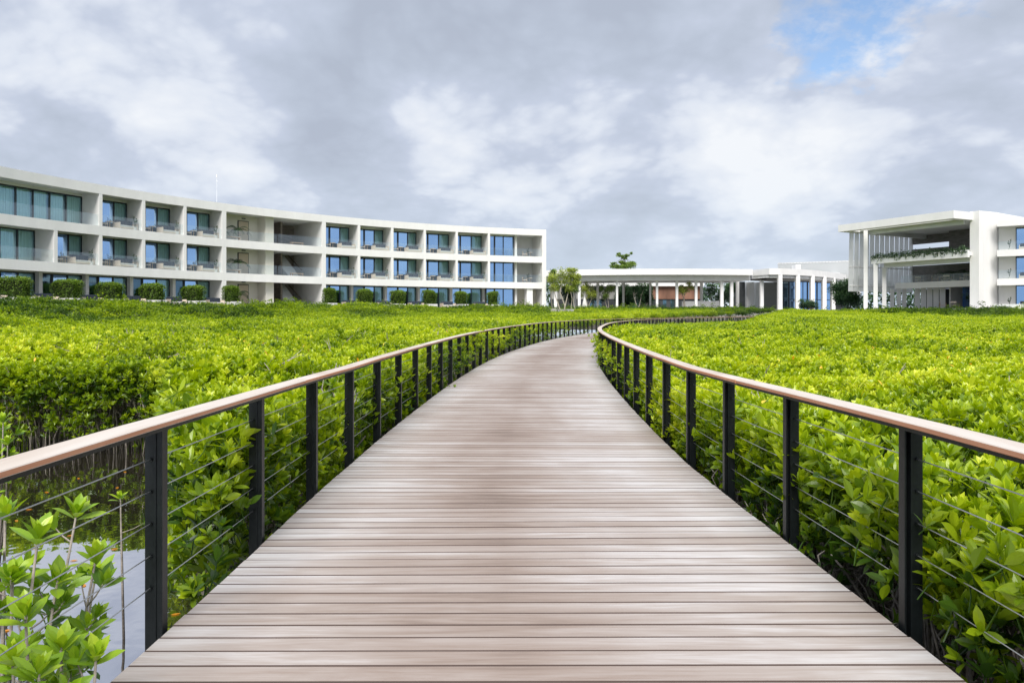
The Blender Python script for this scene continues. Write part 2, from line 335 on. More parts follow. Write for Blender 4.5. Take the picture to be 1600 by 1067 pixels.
# ------------------------------------------------------------------ railings
HR=1.06
def railing(side,label):
    off0=-.045 if side<0 else WID+.045               # inner face line of the posts
    root=empty('railing',(*path(SY,off0),0),label,'railing','railings along both edges of the boardwalk'); RL=Vector(root.location)
    sgn=side
    def P(s,out): return path(s,off0+sgn*out)        # out metres outwards from the inner face
    def strip(b,s0,s1,o0,o1,z0,z1,step,lv=0,uvo=0,part='all'):
        ss=list(np.arange(s0,s1,step))+[s1]; ring=[]
        for s in ss:
            q=[]
            for o in (o0,o1):
                x,y=P(s,o); z=float(zdeck(y)); q.append((x-RL.x,y-RL.y,z+z0)); q.append((x-RL.x,y-RL.y,z+z1))
            ring.append(q)
        n=len(b.v)
        for q in ring: b.v+=q
        m=len(ring)
        for i in range(m-1):
            a=n+4*i; c=a+4; u0,u1=ss[i],ss[i+1]
            faces=[((a+1,a+3,c+3,c+1),[(u0,0),(u0,o1-o0),(u1,o1-o0),(u1,0)]),((a,c,c+2,a+2),[(u0,0),(u1,0),(u1,o1-o0),(u0,o1-o0)]),
                   ((a,a+1,c+1,c),[(u0,0),(u0,.04),(u1,.04),(u1,0)]),((a+2,c+2,c+3,a+3),[(u0,0),(u1,0),(u1,.04),(u0,.04)])]
            for f,u in faces: b.f.append(f if sgn>0 else f[::-1]); b.lv.append(lv); b.uv+=[(x,y+uvo) for x,y in (u if sgn>0 else u[::-1])]
        for k,i in ((0,0),(1,m-1)):
            a=n+4*i; f=(a,a+2,a+3,a+1); b.f.append(f if k else f[::-1]); b.lv.append(lv); b.uv+=[(0,0)]*4
    # hardwood cap in lengths with butt joints
    top=MB(); s=.3; k=0
    while s<TOT-.5:
        e=min(s+4.1,TOT-.4); strip(top,s+.0015,e-.0015,-.035,.125,HR+.012,HR+.040,.4,rnd.random()+.01,k*3.3); s=e; k+=1
    h=top.build('handrail',HAND,root); bevel(h,.004)
    h.data.materials.append(HANDS)
    for p in h.data.polygons:
        if abs(p.normal.z)<.5: p.material_index=1
    st=MB(); strip(st,.3,TOT-.4,-.012,.105,HR-.012,HR+.010,.4); st.build('top_rail',BLACK,root)
    # posts
    first=SY%1.6
    ps=np.arange(first,TOT-.6,1.6)
    base=None
    cnt=0
    for s in ps:
        if cnt>=99: break
        x,y=P(s,0); x2,y2=P(s,.1); ang=math.atan2(y2-y,x2-x); z=float(zdeck(y))
        if base is None:
            b=MB(); 
            b.box(.002,.010,-.03,.03,-.32,HR-.013)               # inner flange
            b.box(.010,.036,.012,.024,-.32,HR-.013)              # recessed web
            b.box(.036,.044,-.03,.03,-.32,HR-.013)               # middle flange
            b.box(.044,.108,-.012,.0,-.32,HR-.013)               # broad outer plate
            me=b.build('post',BLACK,root); base=me
            for q in range(5):
                zz=HR-.17*(q+1)
                b.tube([(.078,-.024,zz),(.078,.012,zz)],.011,8)
            me.data.clear_geometry(); me.data.from_pydata(b.v,[],b.f); me.data.materials.clear(); me.data.materials.append(BLACK)
            o=me
        else:
            o=base.copy(); S.collection.objects.link(o); o.parent=root
        o.location=(x-RL.x,y-RL.y,z); o.rotation_euler=(0,0,ang); cnt+=1
    for q in range(5):
        c=MB(); zz=HR-.17*(q+1)
        pts=[]
        for s in np.arange(.3,TOT-.6,.8):
            x,y=P(s,.078); pts.append((x-RL.x,y-RL.y,float(zdeck(y))+zz))
        c.tube(pts,.0032,6); c.build('cable',CABLE,root,smooth=True)
railing(-1,'left black post and steel cable railing with wooden handrail, beside open water')
railing(1,'right black post and steel cable railing with wooden handrail, curling round the bend')
# ------------------------------------------------------------------ left building (concave arc)
CX,CY,RR=21.88,36.08,63.8
F0,F1,F2,RT=2.55,5.98,9.38,12.95
def pol(s,d):
    a=s/RR; return (CX+(RR+d)*math.sin(a),CY+(RR+d)*math.cos(a))
def arcbox(b,s0,s1,d0,d1,z0,z1,n=None,lv=0):
    n=n or max(1,int(abs(s1-s0)/1.6))
    A=[pol(s0+(s1-s0)*i/n,d0) for i in range(n+1)]; B=[pol(s0+(s1-s0)*i/n,d1) for i in range(n+1)]
    k=len(b.v)
    for p in A: b.v+=[(p[0],p[1],z0),(p[0],p[1],z1)]
    for p in B: b.v+=[(p[0],p[1],z0),(p[0],p[1],z1)]
    m=2*(n+1)
    for i in range(n):
        a=k+2*i; c=k+m+2*i
        b.f+=[(a,a+2,a+3,a+1),(c,c+1,c+3,c+2),(a+1,a+3,c+3,c+1),(a,c,c+2,a+2)]
    b.f+=[(k,k+1,k+m+1,k+m),(k+2*n,k+m+2*n,k+m+2*n+1,k+2*n+1)]
    b.lv+=[lv]*(4*n+2)
def cyl(b,x,y,z0,z1,r,n=10,r2=None): b.tube([(x,y,z0),(x,y,z1)],[r,r if r2 is None else r2],n)
SEND=-17.6; SBEG=-99.
E0=[-71.4,-67.3,-63.1,-58.9]; E1=[-47.2,-42.8,-38.5,-34.2,-29.9,-25.5]
hotel=empty('hotel_building',(0,0,0),'long white three-storey hotel building curving along the left of the mangroves','building')
def roomy(d0): pass
def slab(name,z1,th,d1=13.,m=WHITE):
    b=MB(); arcbox(b,SBEG,SEND,0,.35,z1-th,z1+.0,60); o=b.build(name,m,hotel)
    b=MB(); arcbox(b,SBEG,SEND,.352,d1,z1-th+.14,z1-.09,60); o2=b.build('floor_slab' if name!='roof_parapet' else 'roof',SOFF,hotel); return o
slab('roof_parapet',RT,.80); slab('slab_edge',F2,.80); slab('slab_edge',F1,.80)
b=MB(); arcbox(b,SBEG,SEND,-3.9,13,1.2,F0,60); b.build('patio',PAVE,kind='structure')
b=MB(); arcbox(b,SBEG,SEND,7.5,7.8,F0,RT-.9,60); b.build('inner_wall',ROOM,hotel)
b=MB(); arcbox(b,SBEG,SEND-.1,12.6,12.9,F0,RT-.1,60); b.build('rear_wall',WHITE,hotel)
b=MB(); arcbox(b,SEND-.55,SEND-.002,-.004,12.95,1.3,RT-.004,1); b.build('end_wall',WHITE,hotel)
def window(s0,s1,z0,h,d,fr,blue,curt=(1,),parent=hotel):
    """fr: mullion fractions; one thing: frame with panes and curtains"""
    W=s1-s0; b=MB()
    arcbox(b,s0,s1,d-.05,d+.05,z0,z0+.07,2); arcbox(b,s0,s1,d-.05,d+.05,z0+h-.10,z0+h,2)
    xs=[s0]+[s0+W*f for f in fr]+[s1]
    for i,x in enumerate(xs):
        w=.055 if 0<i<len(xs)-1 else .05
        a=max(s0,x-w); c=min(s1,x+w); 
        if i==1 and len(xs)>3: a-=.03; c+=.05
        arcbox(b,a,c,d-.07,d+.07,z0+.071,z0+h-.101,1)
    f=b.build('window',FRAME,parent)
    for i in range(len(xs)-1):
        p=MB(); arcbox(p,xs[i]+.05,xs[i+1]-.05,d-.01,d+.01,z0+.07,z0+h-.1,1); p.build('pane',GLASSB if i in blue else GLASSW,f)
    for i in curt:
        a,c=xs[i]+.06,xs[i+1]-.04; c0=MB(); n=26; last=None
        for k in range(n+1):
            s=a+(c-a)*k/n; dd=d+.28+.055*math.sin(k*1.9+i)+.03*math.sin(k*.7); x,y=pol(s,dd)
            if last: c0.quad((last[0],last[1],z0+.03),(x,y,z0+.03),(x,y,z0+h-.08),(last[0],last[1],z0+h-.08))
            last=(x,y)
        c0.build('curtain',CURT,f,smooth=True)
def divider(s,z0,z1,d0=.004,d1=7.4,w=.3):
    b=MB(); arcbox(b,s-w/2,s+w/2,d0,d1,z0,z1,1); b.build('divider_wall',WHITE,hotel)
def balustrade(s0,s1,z):
    b=MB(); arcbox(b,s0,s1,.12,.135,z-.02,z+1.0,3); b.build('balustrade',GLASSR,hotel)
DW=2.35
def soffwall(s0,s1,z0,z1,d=DW):          # lintel over the window
    b=MB(); arcbox(b,s0,s1,d-.04,d+.2,z0,z1,2); b.build('lintel',GREYW,hotel)
ORD=['first','second','third','fourth','fifth','sixth','seventh','eighth','ninth','tenth','eleventh']
FURN=[]      # (s0,s1,floor name,z,desc)
for fl,(z,zt,nm) in enumerate(((F0,F1-.66,'ground floor'),(F1,F2-.66,'middle floor'),(F2,RT-.66,'top floor'))):
    zf=z-.06 if fl else z+.002
    h=2.72 if fl else 2.62
    lefts=[-96.9,-88.3,-75.4]+E0 if fl==1 else ([-96.9,-88.3,-71.4]+E0[1:] if fl==2 else [-96.9,-92.6,-88.3,-84.,-79.7,-75.4]+E0)
    d0=.004 if fl else 1.8
    for i,s in enumerate(lefts):
        wide=(s==-58.9)
        divider(s,zf,zt,d0 if not wide else .004,7.4,.46 if wide else .3)
    for i in range(len(lefts)-1):
        s0,s1=lefts[i]+.15,lefts[i+1]-.15
        if lefts[i+1]==-58.9: s1-=.08
        n=s1-s0
        if n>5:
            q=round(n/1.42); window(s0,s1,zf,h,DW,[j/q for j in range(1,q)],(),tuple(range(q)))
        else: window(s0,s1,zf,h,DW,[.36,.68] if fl else [.3,.66],(1,),(2,) if fl else (1,2))
        soffwall(s0,s1,zf+h,zt+.1)
        if fl: balustrade(s0,s1,z)
        k=len(lefts)-1-i
        FURN.append((s0,s1,nm,zf,'%s balcony left of the stair lobby'%ORD[k-1] if fl else '%s patio left of the stair lobby'%ORD[k-1],n,fl,'L',k))
    rights=E1
    for i,s in enumerate(rights):
        divider(s,zf,zt,d0 if i else .004,7.4,.46 if i==0 else .3)
    for i in range(len(rights)-1):
        s0,s1=rights[i]+.15,rights[i+1]-.15
        if i==0: s0+=.08
        window(s0,s1,zf,h,DW,[.40,.72] if i<3 else [.30,.66],(0,1) if fl else ((0,1) if i>1 else (1,)),(2,))
        soffwall(s0,s1,zf+h,zt+.1)
        if fl: balustrade(s0,s1,z)
        FURN.append((s0,s1,nm,zf,'%s %s right of the stair lobby'%(ORD[i],'balcony' if fl else 'patio'),s1-s0,fl,'R',i+1))
    # end bay: window then open corner
    window(-25.35,-21.6,zf,h,DW-.9,[.30,.62],(0,1,2),()); soffwall(-25.35,-21.6,zf+h,zt+.1,DW-.9)
    divider(-21.45,zf,zt,.9,7.4,.25)
    if fl: balustrade(-25.35,SEND-.6,z)
    b=MB(); arcbox(b,-21.3,SEND-.56,4.2 if fl else 2.6,4.4,zf,zt+.1,1); b.build('back_wall',GREYW if fl else CREAM,hotel)
    if not fl:
        b=MB(); arcbox(b,-20.2,-19.4,.2,1.2,zf,zt+.1,1); b.build('column',WHITE,hotel)
    FURN.append((-21.3,SEND-.6,nm,zf,'open corner balcony at the right end of the hotel',3.,fl,'E',1))
    # lobby and stairs
    b=MB(); arcbox(b,-58.67,-53.7,DW+.2,DW+.4,zf,zt+.1,3); b.build('lobby_wall',CREAM,hotel)
    b=MB(); arcbox(b,-53.7,-52.75,.9,7.4,zf,zt+.1,1); b.build('pier',CREAM,hotel)
    b=MB(); arcbox(b,-52.75,-47.4,7.0,7.2,zf,zt+.1,1); b.build('stair_back_wall',STONE,hotel)
    b=MB(); arcbox(b,-50.15,-49.98,4.3,7.0,zf,zt+.1,1); b.build('stair_spine_wall',STONE,hotel)
    # door in the lobby wall
    b=MB(); arcbox(b,-55.95,-54.75,DW+.11,DW+.19,zf,zf+2.42,1); dr=b.build('door_frame',FRAME,hotel)
    b=MB(); arcbox(b,-55.88,-54.82,DW+.07,DW+.108,zf+.02,zf+2.34,1); dd=b.build('door',DOORM,dr)
    b=MB(); arcbox(b,-54.98,-54.93,DW+.02,DW+.069,zf+.95,zf+1.25,1); b.build('handle',FRAME,dr)
    b=MB(); arcbox(b,-55.5,-55.1,DW+.1,DW+.19,zf+2.62,zf+2.72,1); b.build('door_lamp',FRAME,hotel)
    # stairs rising to the left behind the right-hand wall face
    if fl<2:
        st=MB()
        for k in range(16):
            dd=2.9+k*.25; arcbox(st,-49.9,-48.6,dd,dd+.249,zf,zf+k*.17+.17,1)
        st.build('stair_flight',GREYW,hotel)
    hr=MB(); 
    if fl<2:
        p=pol(-48.5,2.7); q=pol(-48.5,6.6); hr.tube([(p[0],p[1],zf+.9),(q[0],q[1],zf+3.1)],.05,6); hr.build('stair_handrail',BARKD,hotel)
    if fl: balustrade(-58.6,-52.8,z); balustrade(-52.7,-47.5,z)
# rooftop antenna
x,y=pol(-57.4,4); b=MB(); cyl(b,0,0,0,3.4,.022,6,.012); b.tube([(-.12,0,3.0),(.12,0,3.0)],.02,5); b.tube([(0,0,3.4),(0,0,3.7)],.06,6)
o=b.build('antenna',GREYW,None,label='thin white antenna mast standing on the hotel roof',cat='antenna'); o.location=(x,y,RT-.1)
# ---- furniture prototypes (local: x along facade, y outward towards the viewer is -y)
def protos():
    P={}
    r=empty('balcony_sofa',(0,-500,0),'x y z w','sofa','balcony sofas')
    b=MB(); b.box(-.85,.85,-.4,.4,.12,.24); b.box(-.85,-.79,-.4,.4,.24,.58); b.box(.79,.85,-.4,.4,.24,.58)
    for sx in(-.8,.8):
        for sy in(-.36,.36): b.box(sx-.03,sx+.03,sy-.03,sy+.03,0,.12)
    b.build('frame',SOFA,r); b=MB(); b.box(-.78,.78,-.38,.3,.242,.38); bevel(b.build('seat_cushion',CUSHL,r),.03,2)
    for k in(0,1): b=MB(); b.box(-.77+.78*k,-.01+.78*k,.14,.32,.382,.80); bevel(b.build('back_cushion',CUSH,r),.04,2)
    P['sofa']=r
    r=empty('balcony_chair',(0,-500,0),'x y z w','chair','balcony chairs')
    b=MB(); b.box(-.3,.3,-.3,.3,.40,.46); b.box(-.3,.3,.24,.3,.62,.80); b.build('seat',SOFA,r)
    for sx in(-.27,.27):
        for sy in(-.27,.27): b=MB(); b.tube([(sx,sy,0),(sx,sy,.66 if sy<0 else .8)],.022,6); b.build('leg',TIMB,r)
    P['chair']=r
    r=empty('side_table',(0,-500,0),'x y z w','table','balcony tables')
    b=MB(); cyl(b,0,0,.66,.70,.33,14); b.build('table_top',SOFA,r)
    b=MB(); cyl(b,0,0,0,.66,.035,8); cyl(b,0,0,0,.03,.2,12); b.build('pedestal',TIMB,r)
    P['table']=r
    r=empty('potted_plant',(0,-500,0),'x y z w','plant','potted plants on the balconies')
    b=MB(); b.tube([(0,0,0),(0,0,.32)],[.14,.19],10); b.build('pot',CUSHL,r)
    b=MB()
    for k in range(5):
        a=k*1.3; t=[(0,0,.3),(.05*math.cos(a),.05*math.sin(a),.6),(.17*math.cos(a),.17*math.sin(a),.9+.12*k)]; b.tube(t,.009,4,.05)
        for j in range(16):
            w=rnd.uniform(.35,1); c=Vector(t[2])*w+Vector(t[1])*(1-w); d=Vector((rnd.uniform(-1,1),rnd.uniform(-1,1),rnd.uniform(-.2,1))).normalized()*.11; e=d.cross(Vector((rnd.random(),rnd.random(),1))).normalized()*.04
            b.quad(c,c+d*.5+e,c+d,c+d*.5-e,rnd.uniform(.1,.9))
    b.build('foliage',PALM,r); P['plant']=r
    r=empty('potted_palm',(0,-500,0),'x y z w','palm','potted palms by the stair lobby')
    b=MB(); b.tube([(0,0,0),(0,0,.45)],[.24,.30],12); b.build('pot',CUSHL,r)
    b=MB(); b.tube([(0,0,.4),(.03,0,1.1)],[.04,.03],6,.05); b.build('trunk',BARK,r)
    b=MB()
    for k in range(9):
        a=k*2.4+rnd.random()*.4; ln=rnd.uniform(.8,1.25); up=rnd.uniform(.45,1.1)
        pts=[Vector((.03+ln*t*math.cos(a),ln*t*math.sin(a),1.05+up*t*1.25-1.05*t*t*ln)) for t in (0,.2,.4,.6,.8,1)]
        b.tube(pts,[.012,.01,.01,.008,.006,.003],4,.1)
        for i in range(5):
            for u in (0,.25,.5,.75):
                c=pts[i].lerp(pts[i+1],u); dr=(pts[i+1]-pts[i]).normalized(); sd=dr.cross(Vector((0,0,1))).normalized()
                for q in(-1,1):
                    L_=.30*(1-.5*(i+u)/5); e=c+sd*q*L_+dr*.14+Vector((0,0,-.12)); b.quad(c,c+dr*.03,e+dr*.01,e,rnd.uniform(.1,.9))
    b.build('fronds',PALM,r); P['palm']=r
    return P
PR=protos(); USED=set()
def place(kind,loc,rz,label,sc=1.,group=None):
    r=PR[kind]
    if kind in USED:
        c=r.copy(); S.collection.objects.link(c)
        for ch in list(r.children):
            d=ch.copy(); S.collection.objects.link(d); d.parent=c
        r=c
    USED.add(kind)
    r.location=loc; r.rotation_euler=(0,0,rz); r.scale=(sc,)*3; r['label']=label
    return r
for (s0,s1,nm,z,ds,n,fl,sidec,k) in FURN:
    if s0<-86: continue
    full=ds.replace('balcony',nm+' balcony').replace('patio','ground floor patio') if fl else ds.replace('open corner balcony','open ground floor corner')
    def at(s,d): x,y=pol(s,d); return (x,y,z)
    rz=lambda s:-s/RR
    if sidec=='E':
        place('table',at(s0+2.0,1.3),0,'round table on the '+full); place('chair',at(s0+1.2,1.3),1.4,'wooden chair on the '+full)
        if fl: place('plant',at(s0+2.2,3.0),0,'potted plant on the '+full)
        continue
    if fl:
        place('sofa',at(s1-1.05 if n<5 else s1-2.6,.85),rz(s1)+.12,'dark cushioned sofa on the '+full,1.12)
        if n>10: place('sofa',at(s1-6.6,1.15),rz(s1)+.12,'second dark cushioned sofa on the long %s balcony at the left edge'%nm,1.0)
        place('chair',at(s0+.75 if n<10 else s1-4.6,1.0),rz(s0)+1.2,'wooden chair on the '+full)
        place('table',at(s0+1.45 if n<10 else s1-8.3,1.15),0,'small round table on the '+full)
        if (fl==2 and sidec=='R'): pass
        else:
            if n>5: place('palm',at(s1-.75,1.3),k,'tall potted palm on the '+full,1.15)
            else: place('plant',at(s1-.38,.5),k*1.7,'small potted plant on the '+full,1.0)
    else:
        place('sofa',at(s1-1.5,-1.0),rz(s1)+.1,'dark cushioned sofa on the '+full,1.05)
for fl,z,nm in ((0,F0,'ground floor'),(1,F1-.06,'middle floor'),(2,F2-.06,'top floor')):
    x,y=pol(-56.5,1.5); place('palm',(x,y,z),fl*2.1,'potted palm beside the door in the %s stair lobby'%nm,1.2)
    if fl:
        x,y=pol(-58.2,1.3); place('palm',(x,y,z),1+fl,'small potted palm at the left corner of the %s stair lobby'%nm,.8)
        b=MB(); b.box(-1.0,1.0,-.2,.2,.36,.42); b.box(-.9,-.82,-.18,.18,0,.36); b.box(.82,.9,-.18,.18,0,.36)
        x,y=pol(-57.6,.8); o=b.build('bench',TIMB,None,label='low wooden bench in the %s stair lobby'%nm,cat='bench'); o.location=(x,y,z); o.rotation_euler=(0,0,57.6/RR)
        b=MB(); b.box(-.7,.7,-.3,.3,.36,.42)
        for sx in(-.62,.62):
            for sy in(-.24,.24): b.box(sx-.03,sx+.03,sy-.03,sy+.03,0,.36)
        x,y=pol(-49.9,1.2); o=b.build('coffee_table',TIMB,None,label='wooden coffee table in front of the %s stairs'%nm,cat='table'); o.location=(x,y,z); o.rotation_euler=(0,0,50/RR)
# ---- leafy helpers
def leafquad(b,c,d,w,ln,lv):
    d=d.normalized(); e=d.cross(Vector((rnd.uniform(-.6,.6),rnd.uniform(-.6,.6),1))).normalized()*w*.5
    c=Vector(c); t=c+d*ln; m=c+d*ln*.45
    b.quad(c,m+e,t,m-e,lv)
def rvec():
    while 1:
        v=Vector((rnd.uniform(-1,1),rnd.uniform(-1,1),rnd.uniform(-1,1)))
        if .05<v.length<1: return v
def hedge(s,L_,wd,z0,z1,idx,label,plab):
    x,y=pol(s,-1.25); rz=-s/RR
    h=empty('hedge',(x,y,z0),label,'hedge','clipped hedges between the ground floor patios',rz)
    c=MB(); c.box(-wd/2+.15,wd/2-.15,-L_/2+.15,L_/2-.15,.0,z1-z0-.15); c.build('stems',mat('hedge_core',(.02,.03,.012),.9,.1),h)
    b=MB(); H=z1-z0
    for k in range(3300):
        f=rnd.random(); u,v,w=rnd.uniform(-1,1),rnd.uniform(-1,1),rnd.uniform(-1,1)
        p=Vector((u*wd/2,v*L_/2,w*H/2)); q=rnd.random()
        if q<.3: p.z=H/2
        elif q<.65: p.x=math.copysign(wd/2,p.x)
        else: p.y=math.copysign(L_/2,p.y)
        # rounded corners and a bumpy face
        nx,ny,nz=abs(p.x)/(wd/2),abs(p.y)/(L_/2),abs(p.z)/(H/2)
        t=max(0,(nx*nx+nz*nz-1.2))*.16+max(0,ny*ny+nz*nz-1.25)*.17; p*=1-t*.8
        n=Vector((p.x/wd**2,p.y/L_**2,p.z/H**2)).normalized()
        bump=.06*math.sin(p.x*5+s)+.06*math.sin(p.y*6+p.z*5)+rnd.uniform(-.10,.07)
        p=p+n*bump; p.z+=H/2
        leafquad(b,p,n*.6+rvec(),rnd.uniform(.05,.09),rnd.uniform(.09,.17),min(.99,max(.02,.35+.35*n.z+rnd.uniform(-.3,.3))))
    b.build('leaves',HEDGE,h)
    p=MB(); p.box(-wd/2-.08,wd/2+.08,-L_/2-.1,L_/2+.05,0,.48); o=p.build('planter_box',CONC,None,label=plab,cat='planter',group='pale planters under the patio hedges'); bevel(o,.015)
    o.location=(x,y,F0+.003); o.rotation_euler=(0,0,rz)
hs=[(-79.8,2.7,.9),(-75.4,2.6,.9),(-71.4,2.5,.9),(-67.3,2.5,.9),(-63.1,2.5,.9),(-58.9,1.6,1.0),(-47.2,1.3,1.0),(-42.8,2.2,1.0),(-38.5,2.2,1.0),(-34.2,2.2,1.0),(-29.9,2.2,1.0),(-25.5,1.8,1.0)]
for i,(s,L_,w) in enumerate(hs):
    if i<6: d='%s clipped green hedge counting left from the stair lobby'%ORD[5-i]; pl='white planter under the %s hedge left of the stair lobby'%ORD[5-i]
    else: d='%s clipped green hedge counting right from the stair lobby'%ORD[i-6]; pl='white planter under the %s hedge right of the stair lobby'%ORD[i-6]
    hedge(s,L_,w,F0+.42,(4.42 if i<5 else 4.55)+rnd.uniform(-.08,.08),i,d,pl)
# ---- trees
def tree(x,y,z0,trunks,blobs,label,m=TREE,bark=BARK,leaf=.2,dens=220,name='tree',group=None,cat='tree'):
    t=empty(name,(x,y,z0),label,cat,group)
    b=MB()
    for (pts,r0) in trunks:
        n=len(pts); b.tube(pts,[r0*(1-.6*i/(n-1)) for i in range(n)],7)
    cents=[Vector(q[:3]) for q in blobs]
    tips=[Vector(p[-1]) for p,_ in trunks]
    for c in cents:
        a=min(tips,key=lambda q:(q-c).length); mid=a.lerp(c,.5)+rvec()*.15
        b.tube([a,mid,c],[.05,.035,.012],5)
    b.build('trunk',bark,t,smooth=True)
    b=MB()
    for q in blobs:
        c=Vector(q[:3]); rx,ry,rz=q[3:6]; n=int(dens*(q[6] if len(q)>6 else 1))
        sub=[rvec()*.75 for _ in range(max(5,n//28))]
        for k in range(n):
            v=rnd.choice(sub)+rvec()*.42
            p=c+Vector((v.x*rx,v.y*ry,v.z*rz))
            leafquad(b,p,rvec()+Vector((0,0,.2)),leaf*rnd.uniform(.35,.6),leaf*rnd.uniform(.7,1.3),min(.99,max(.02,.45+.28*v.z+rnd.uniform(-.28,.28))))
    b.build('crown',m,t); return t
def px(xp,Y): return (xp-800)/F*Y
def pz(yp,Y): return EYE+(HOR-yp)/F*Y
# slender multi-stem tree group at the corner of the hotel
Y=96
def stems(base,tops,r,bend=.3):
    out=[]
    for tp in tops:
        a=Vector(base); c=Vector(tp); out.append(([a,a.lerp(c,.35)+Vector((rnd.uniform(-bend,bend),rnd.uniform(-bend,bend),0)),a.lerp(c,.7)+Vector((rnd.uniform(-bend,bend),rnd.uniform(-bend,bend),0)),c],r))
    return out
tree(px(880,Y),Y,1.2,stems((0,0,0),[(-1.3,.2,4.2),(-.2,-.3,4.9),(.9,.2,4.4)],.10),[(-1.3,0,5.2,1.0,1,.8),(-.3,0,5.9,1.2,1.1,.9),(.9,0,5.7,1.2,1,.8),(1.2,.1,6.3,.9,.8,.5),(.1,.1,4.7,1.3,1,.8),(1.7,0,4.6,.8,.8,.7),(-1.2,0,4.0,.8,.7,.6,.7),(1.5,0,5.3,.8,.8,.6),(2.0,0,5.5,.4,.5,.4,.4),(.9,0,3.9,.8,.7,.5,.6)],
     'loose yellow-green tree with pale bare stems at the right corner of the hotel',TREEY,leaf=.21,dens=620)
tree(px(867,Y+2),Y+2,1.2,stems((0,0,0),[(-.3,.2,4.6),(.5,-.2,3.8)],.08),[(-.4,0,5.4,.8,.9,1.0),(.2,0,4.4,.9,.9,.8),(-.2,0,6.2,.6,.7,.5)],
     'narrow leafy tree tight against the white end wall of the hotel',TREE,leaf=.2,dens=560)
tree(px(897,Y+6),Y+6,1.6,stems((0,0,0),[(.1,.2,3.0),(-.5,-.2,3.4)],.08),[(-.4,0,4.0,.8,.9,.6),(.3,0,4.3,.8,.9,.7),(.1,0,3.5,.8,.7,.5)],
     'small pale-stemmed tree just right of the tall loose tree',TREE,leaf=.2,dens=480)
# ------------------------------------------------------------------ pavilion
pav=empty('pavilion',(0,0,0),'long low open pavilion with white flat roof on slender white columns','pavilion')
def pline(b,P,w,z0,z1,lv=0):                        # wall of thickness w along a plan polyline, growing away from the camera
    P=[Vector((p[0],p[1],0)) for p in P]; N=[]
    for i in range(len(P)):
        t=(P[min(i+1,len(P)-1)]-P[max(i-1,0)]).normalized(); N.append(Vector((-t.y,t.x,0)))
    k=len(b.v); n=len(P)
    for p,q in zip(P,N):
        o=p+q*w; b.v+=[(p.x,p.y,z0),(p.x,p.y,z1),(o.x,o.y,z1),(o.x,o.y,z0)]
    for i in range(n-1):
        a=k+4*i; c=a+4
        for j in range(4): b.f.append((a+j,c+j,c+(j+1)%4,a+(j+1)%4)); b.lv.append(lv)
    b.f.append((k,k+1,k+2,k+3)); b.f.append((k+4*n-1,k+4*n-2,k+4*n-3,k+4*n-4)); b.lv+=[lv,lv]
PF=[(px(x,Yp),Yp) for x,Yp in ((840,134),(880,131.5),(940,129.5),(1000,128.5),(1060,128.2),(1120,128.6),(1176,129.6))]
def sh(P,d): return [(p[0],p[1]+d) for p in P]
b=MB(); pline(b,PF,.5,8.72,9.75); b.build('fascia',WHITE,pav)
b=MB(); pline(b,sh(PF,1.3),.5,7.80,8.80); b.build('inner_fascia',WHITE,pav)
b=MB(); pline(b,sh(PF,.5),1.0,8.78,9.60); pline(b,sh(PF,1.6),11,7.86,9.58); b.build('roof',SOFF,pav)
b=MB()
for k in range(60):
    x=rnd.uniform(px(885,132),px(1180,130)); yy=rnd.uniform(131,134)
    for j in range(5): leafquad(b,(x+rnd.uniform(-.4,.4),yy,9.6),Vector((rnd.uniform(-.5,.5),0,1)),.1,rnd.uniform(.1,.32),rnd.uniform(.1,.6))
b.build('roof_planting',TREED,pav)
b=MB(); b.prism([(px(845,126.5),126.5),(px(1200,125.5),125.5),(80,130),(80,165),(0,165)],.9,2.62); b.build('terrace',PAVE,kind='structure')
def column(parent,x,y,z0,z1,w=.38,d=None,m=WHITE):
    d=d or w; c=MB(); c.box(-w/2,w/2,-d/2,d/2,0,z1-z0); o=c.build('column',m,parent); o.location=(x,y,z0); return o
for xp,Yp,w in ((868,135,.55),(898,141,.6),(905,131.5,.46),(934,137,.44),(964,131.2,.36),(974,138,.36),(1016,137,.32),(1026.5,131,.38),(1057.5,131,.42),(1087.5,131,.42),(1096,137,.45),(1127.6,131,.52),(1143,131,.5),(1152,137,.55),(1168,140,.55),(1190,131,.56)):
    column(pav,px(xp,Yp),Yp,2.62,7.9,w)
# right hand wing of the pavilion: stepped fascia and broad columns
wing=empty('pavilion_wing',(0,0,0),'glazed right wing of the pavilion with five broad white columns in front','building')
WF=[(px(x,Yp),Yp) for x,Yp in ((1176,131.6),(1202,127.6),(1219,127.4),(1246,129.4),(1269,132.3),(1288,135.8),(1304,140),(1322,147))]
b=MB(); pline(b,WF[:2],.5,8.70,9.76); pline(b,WF[1:],.5,8.70,9.76); b.build('fascia',WHITE,wing)
b=MB(); pline(b,sh(WF[1:],1.2),.4,8.1,8.9); b.build('inner_fascia',GREYW,wing)
b=MB(); pline(b,sh(WF,.5),10.5,8.2,9.58); b.build('roof',SOFF,wing)
for xp,Yp in ((1219,127.6),(1246.6,129.6),(1269.5,132.5),(1288,135.9),(1302,140)): column(wing,px(xp,Yp)+.0,Yp+.2,1.2,8.75,.70)
for x0,x1,Yp,mm in ((1155,1164,139,DARK),(1165,1179,140,GREYW),(1180,1194,141,GREYW),(1194,1216,141.5,mat('interior_screen',(.34,.34,.33),.8))):
    b=MB(); b.box(px(x0,Yp),px(x1,Yp),Yp,Yp+.3,2.62,8.0); b.build('wall_panel',mm,wing)
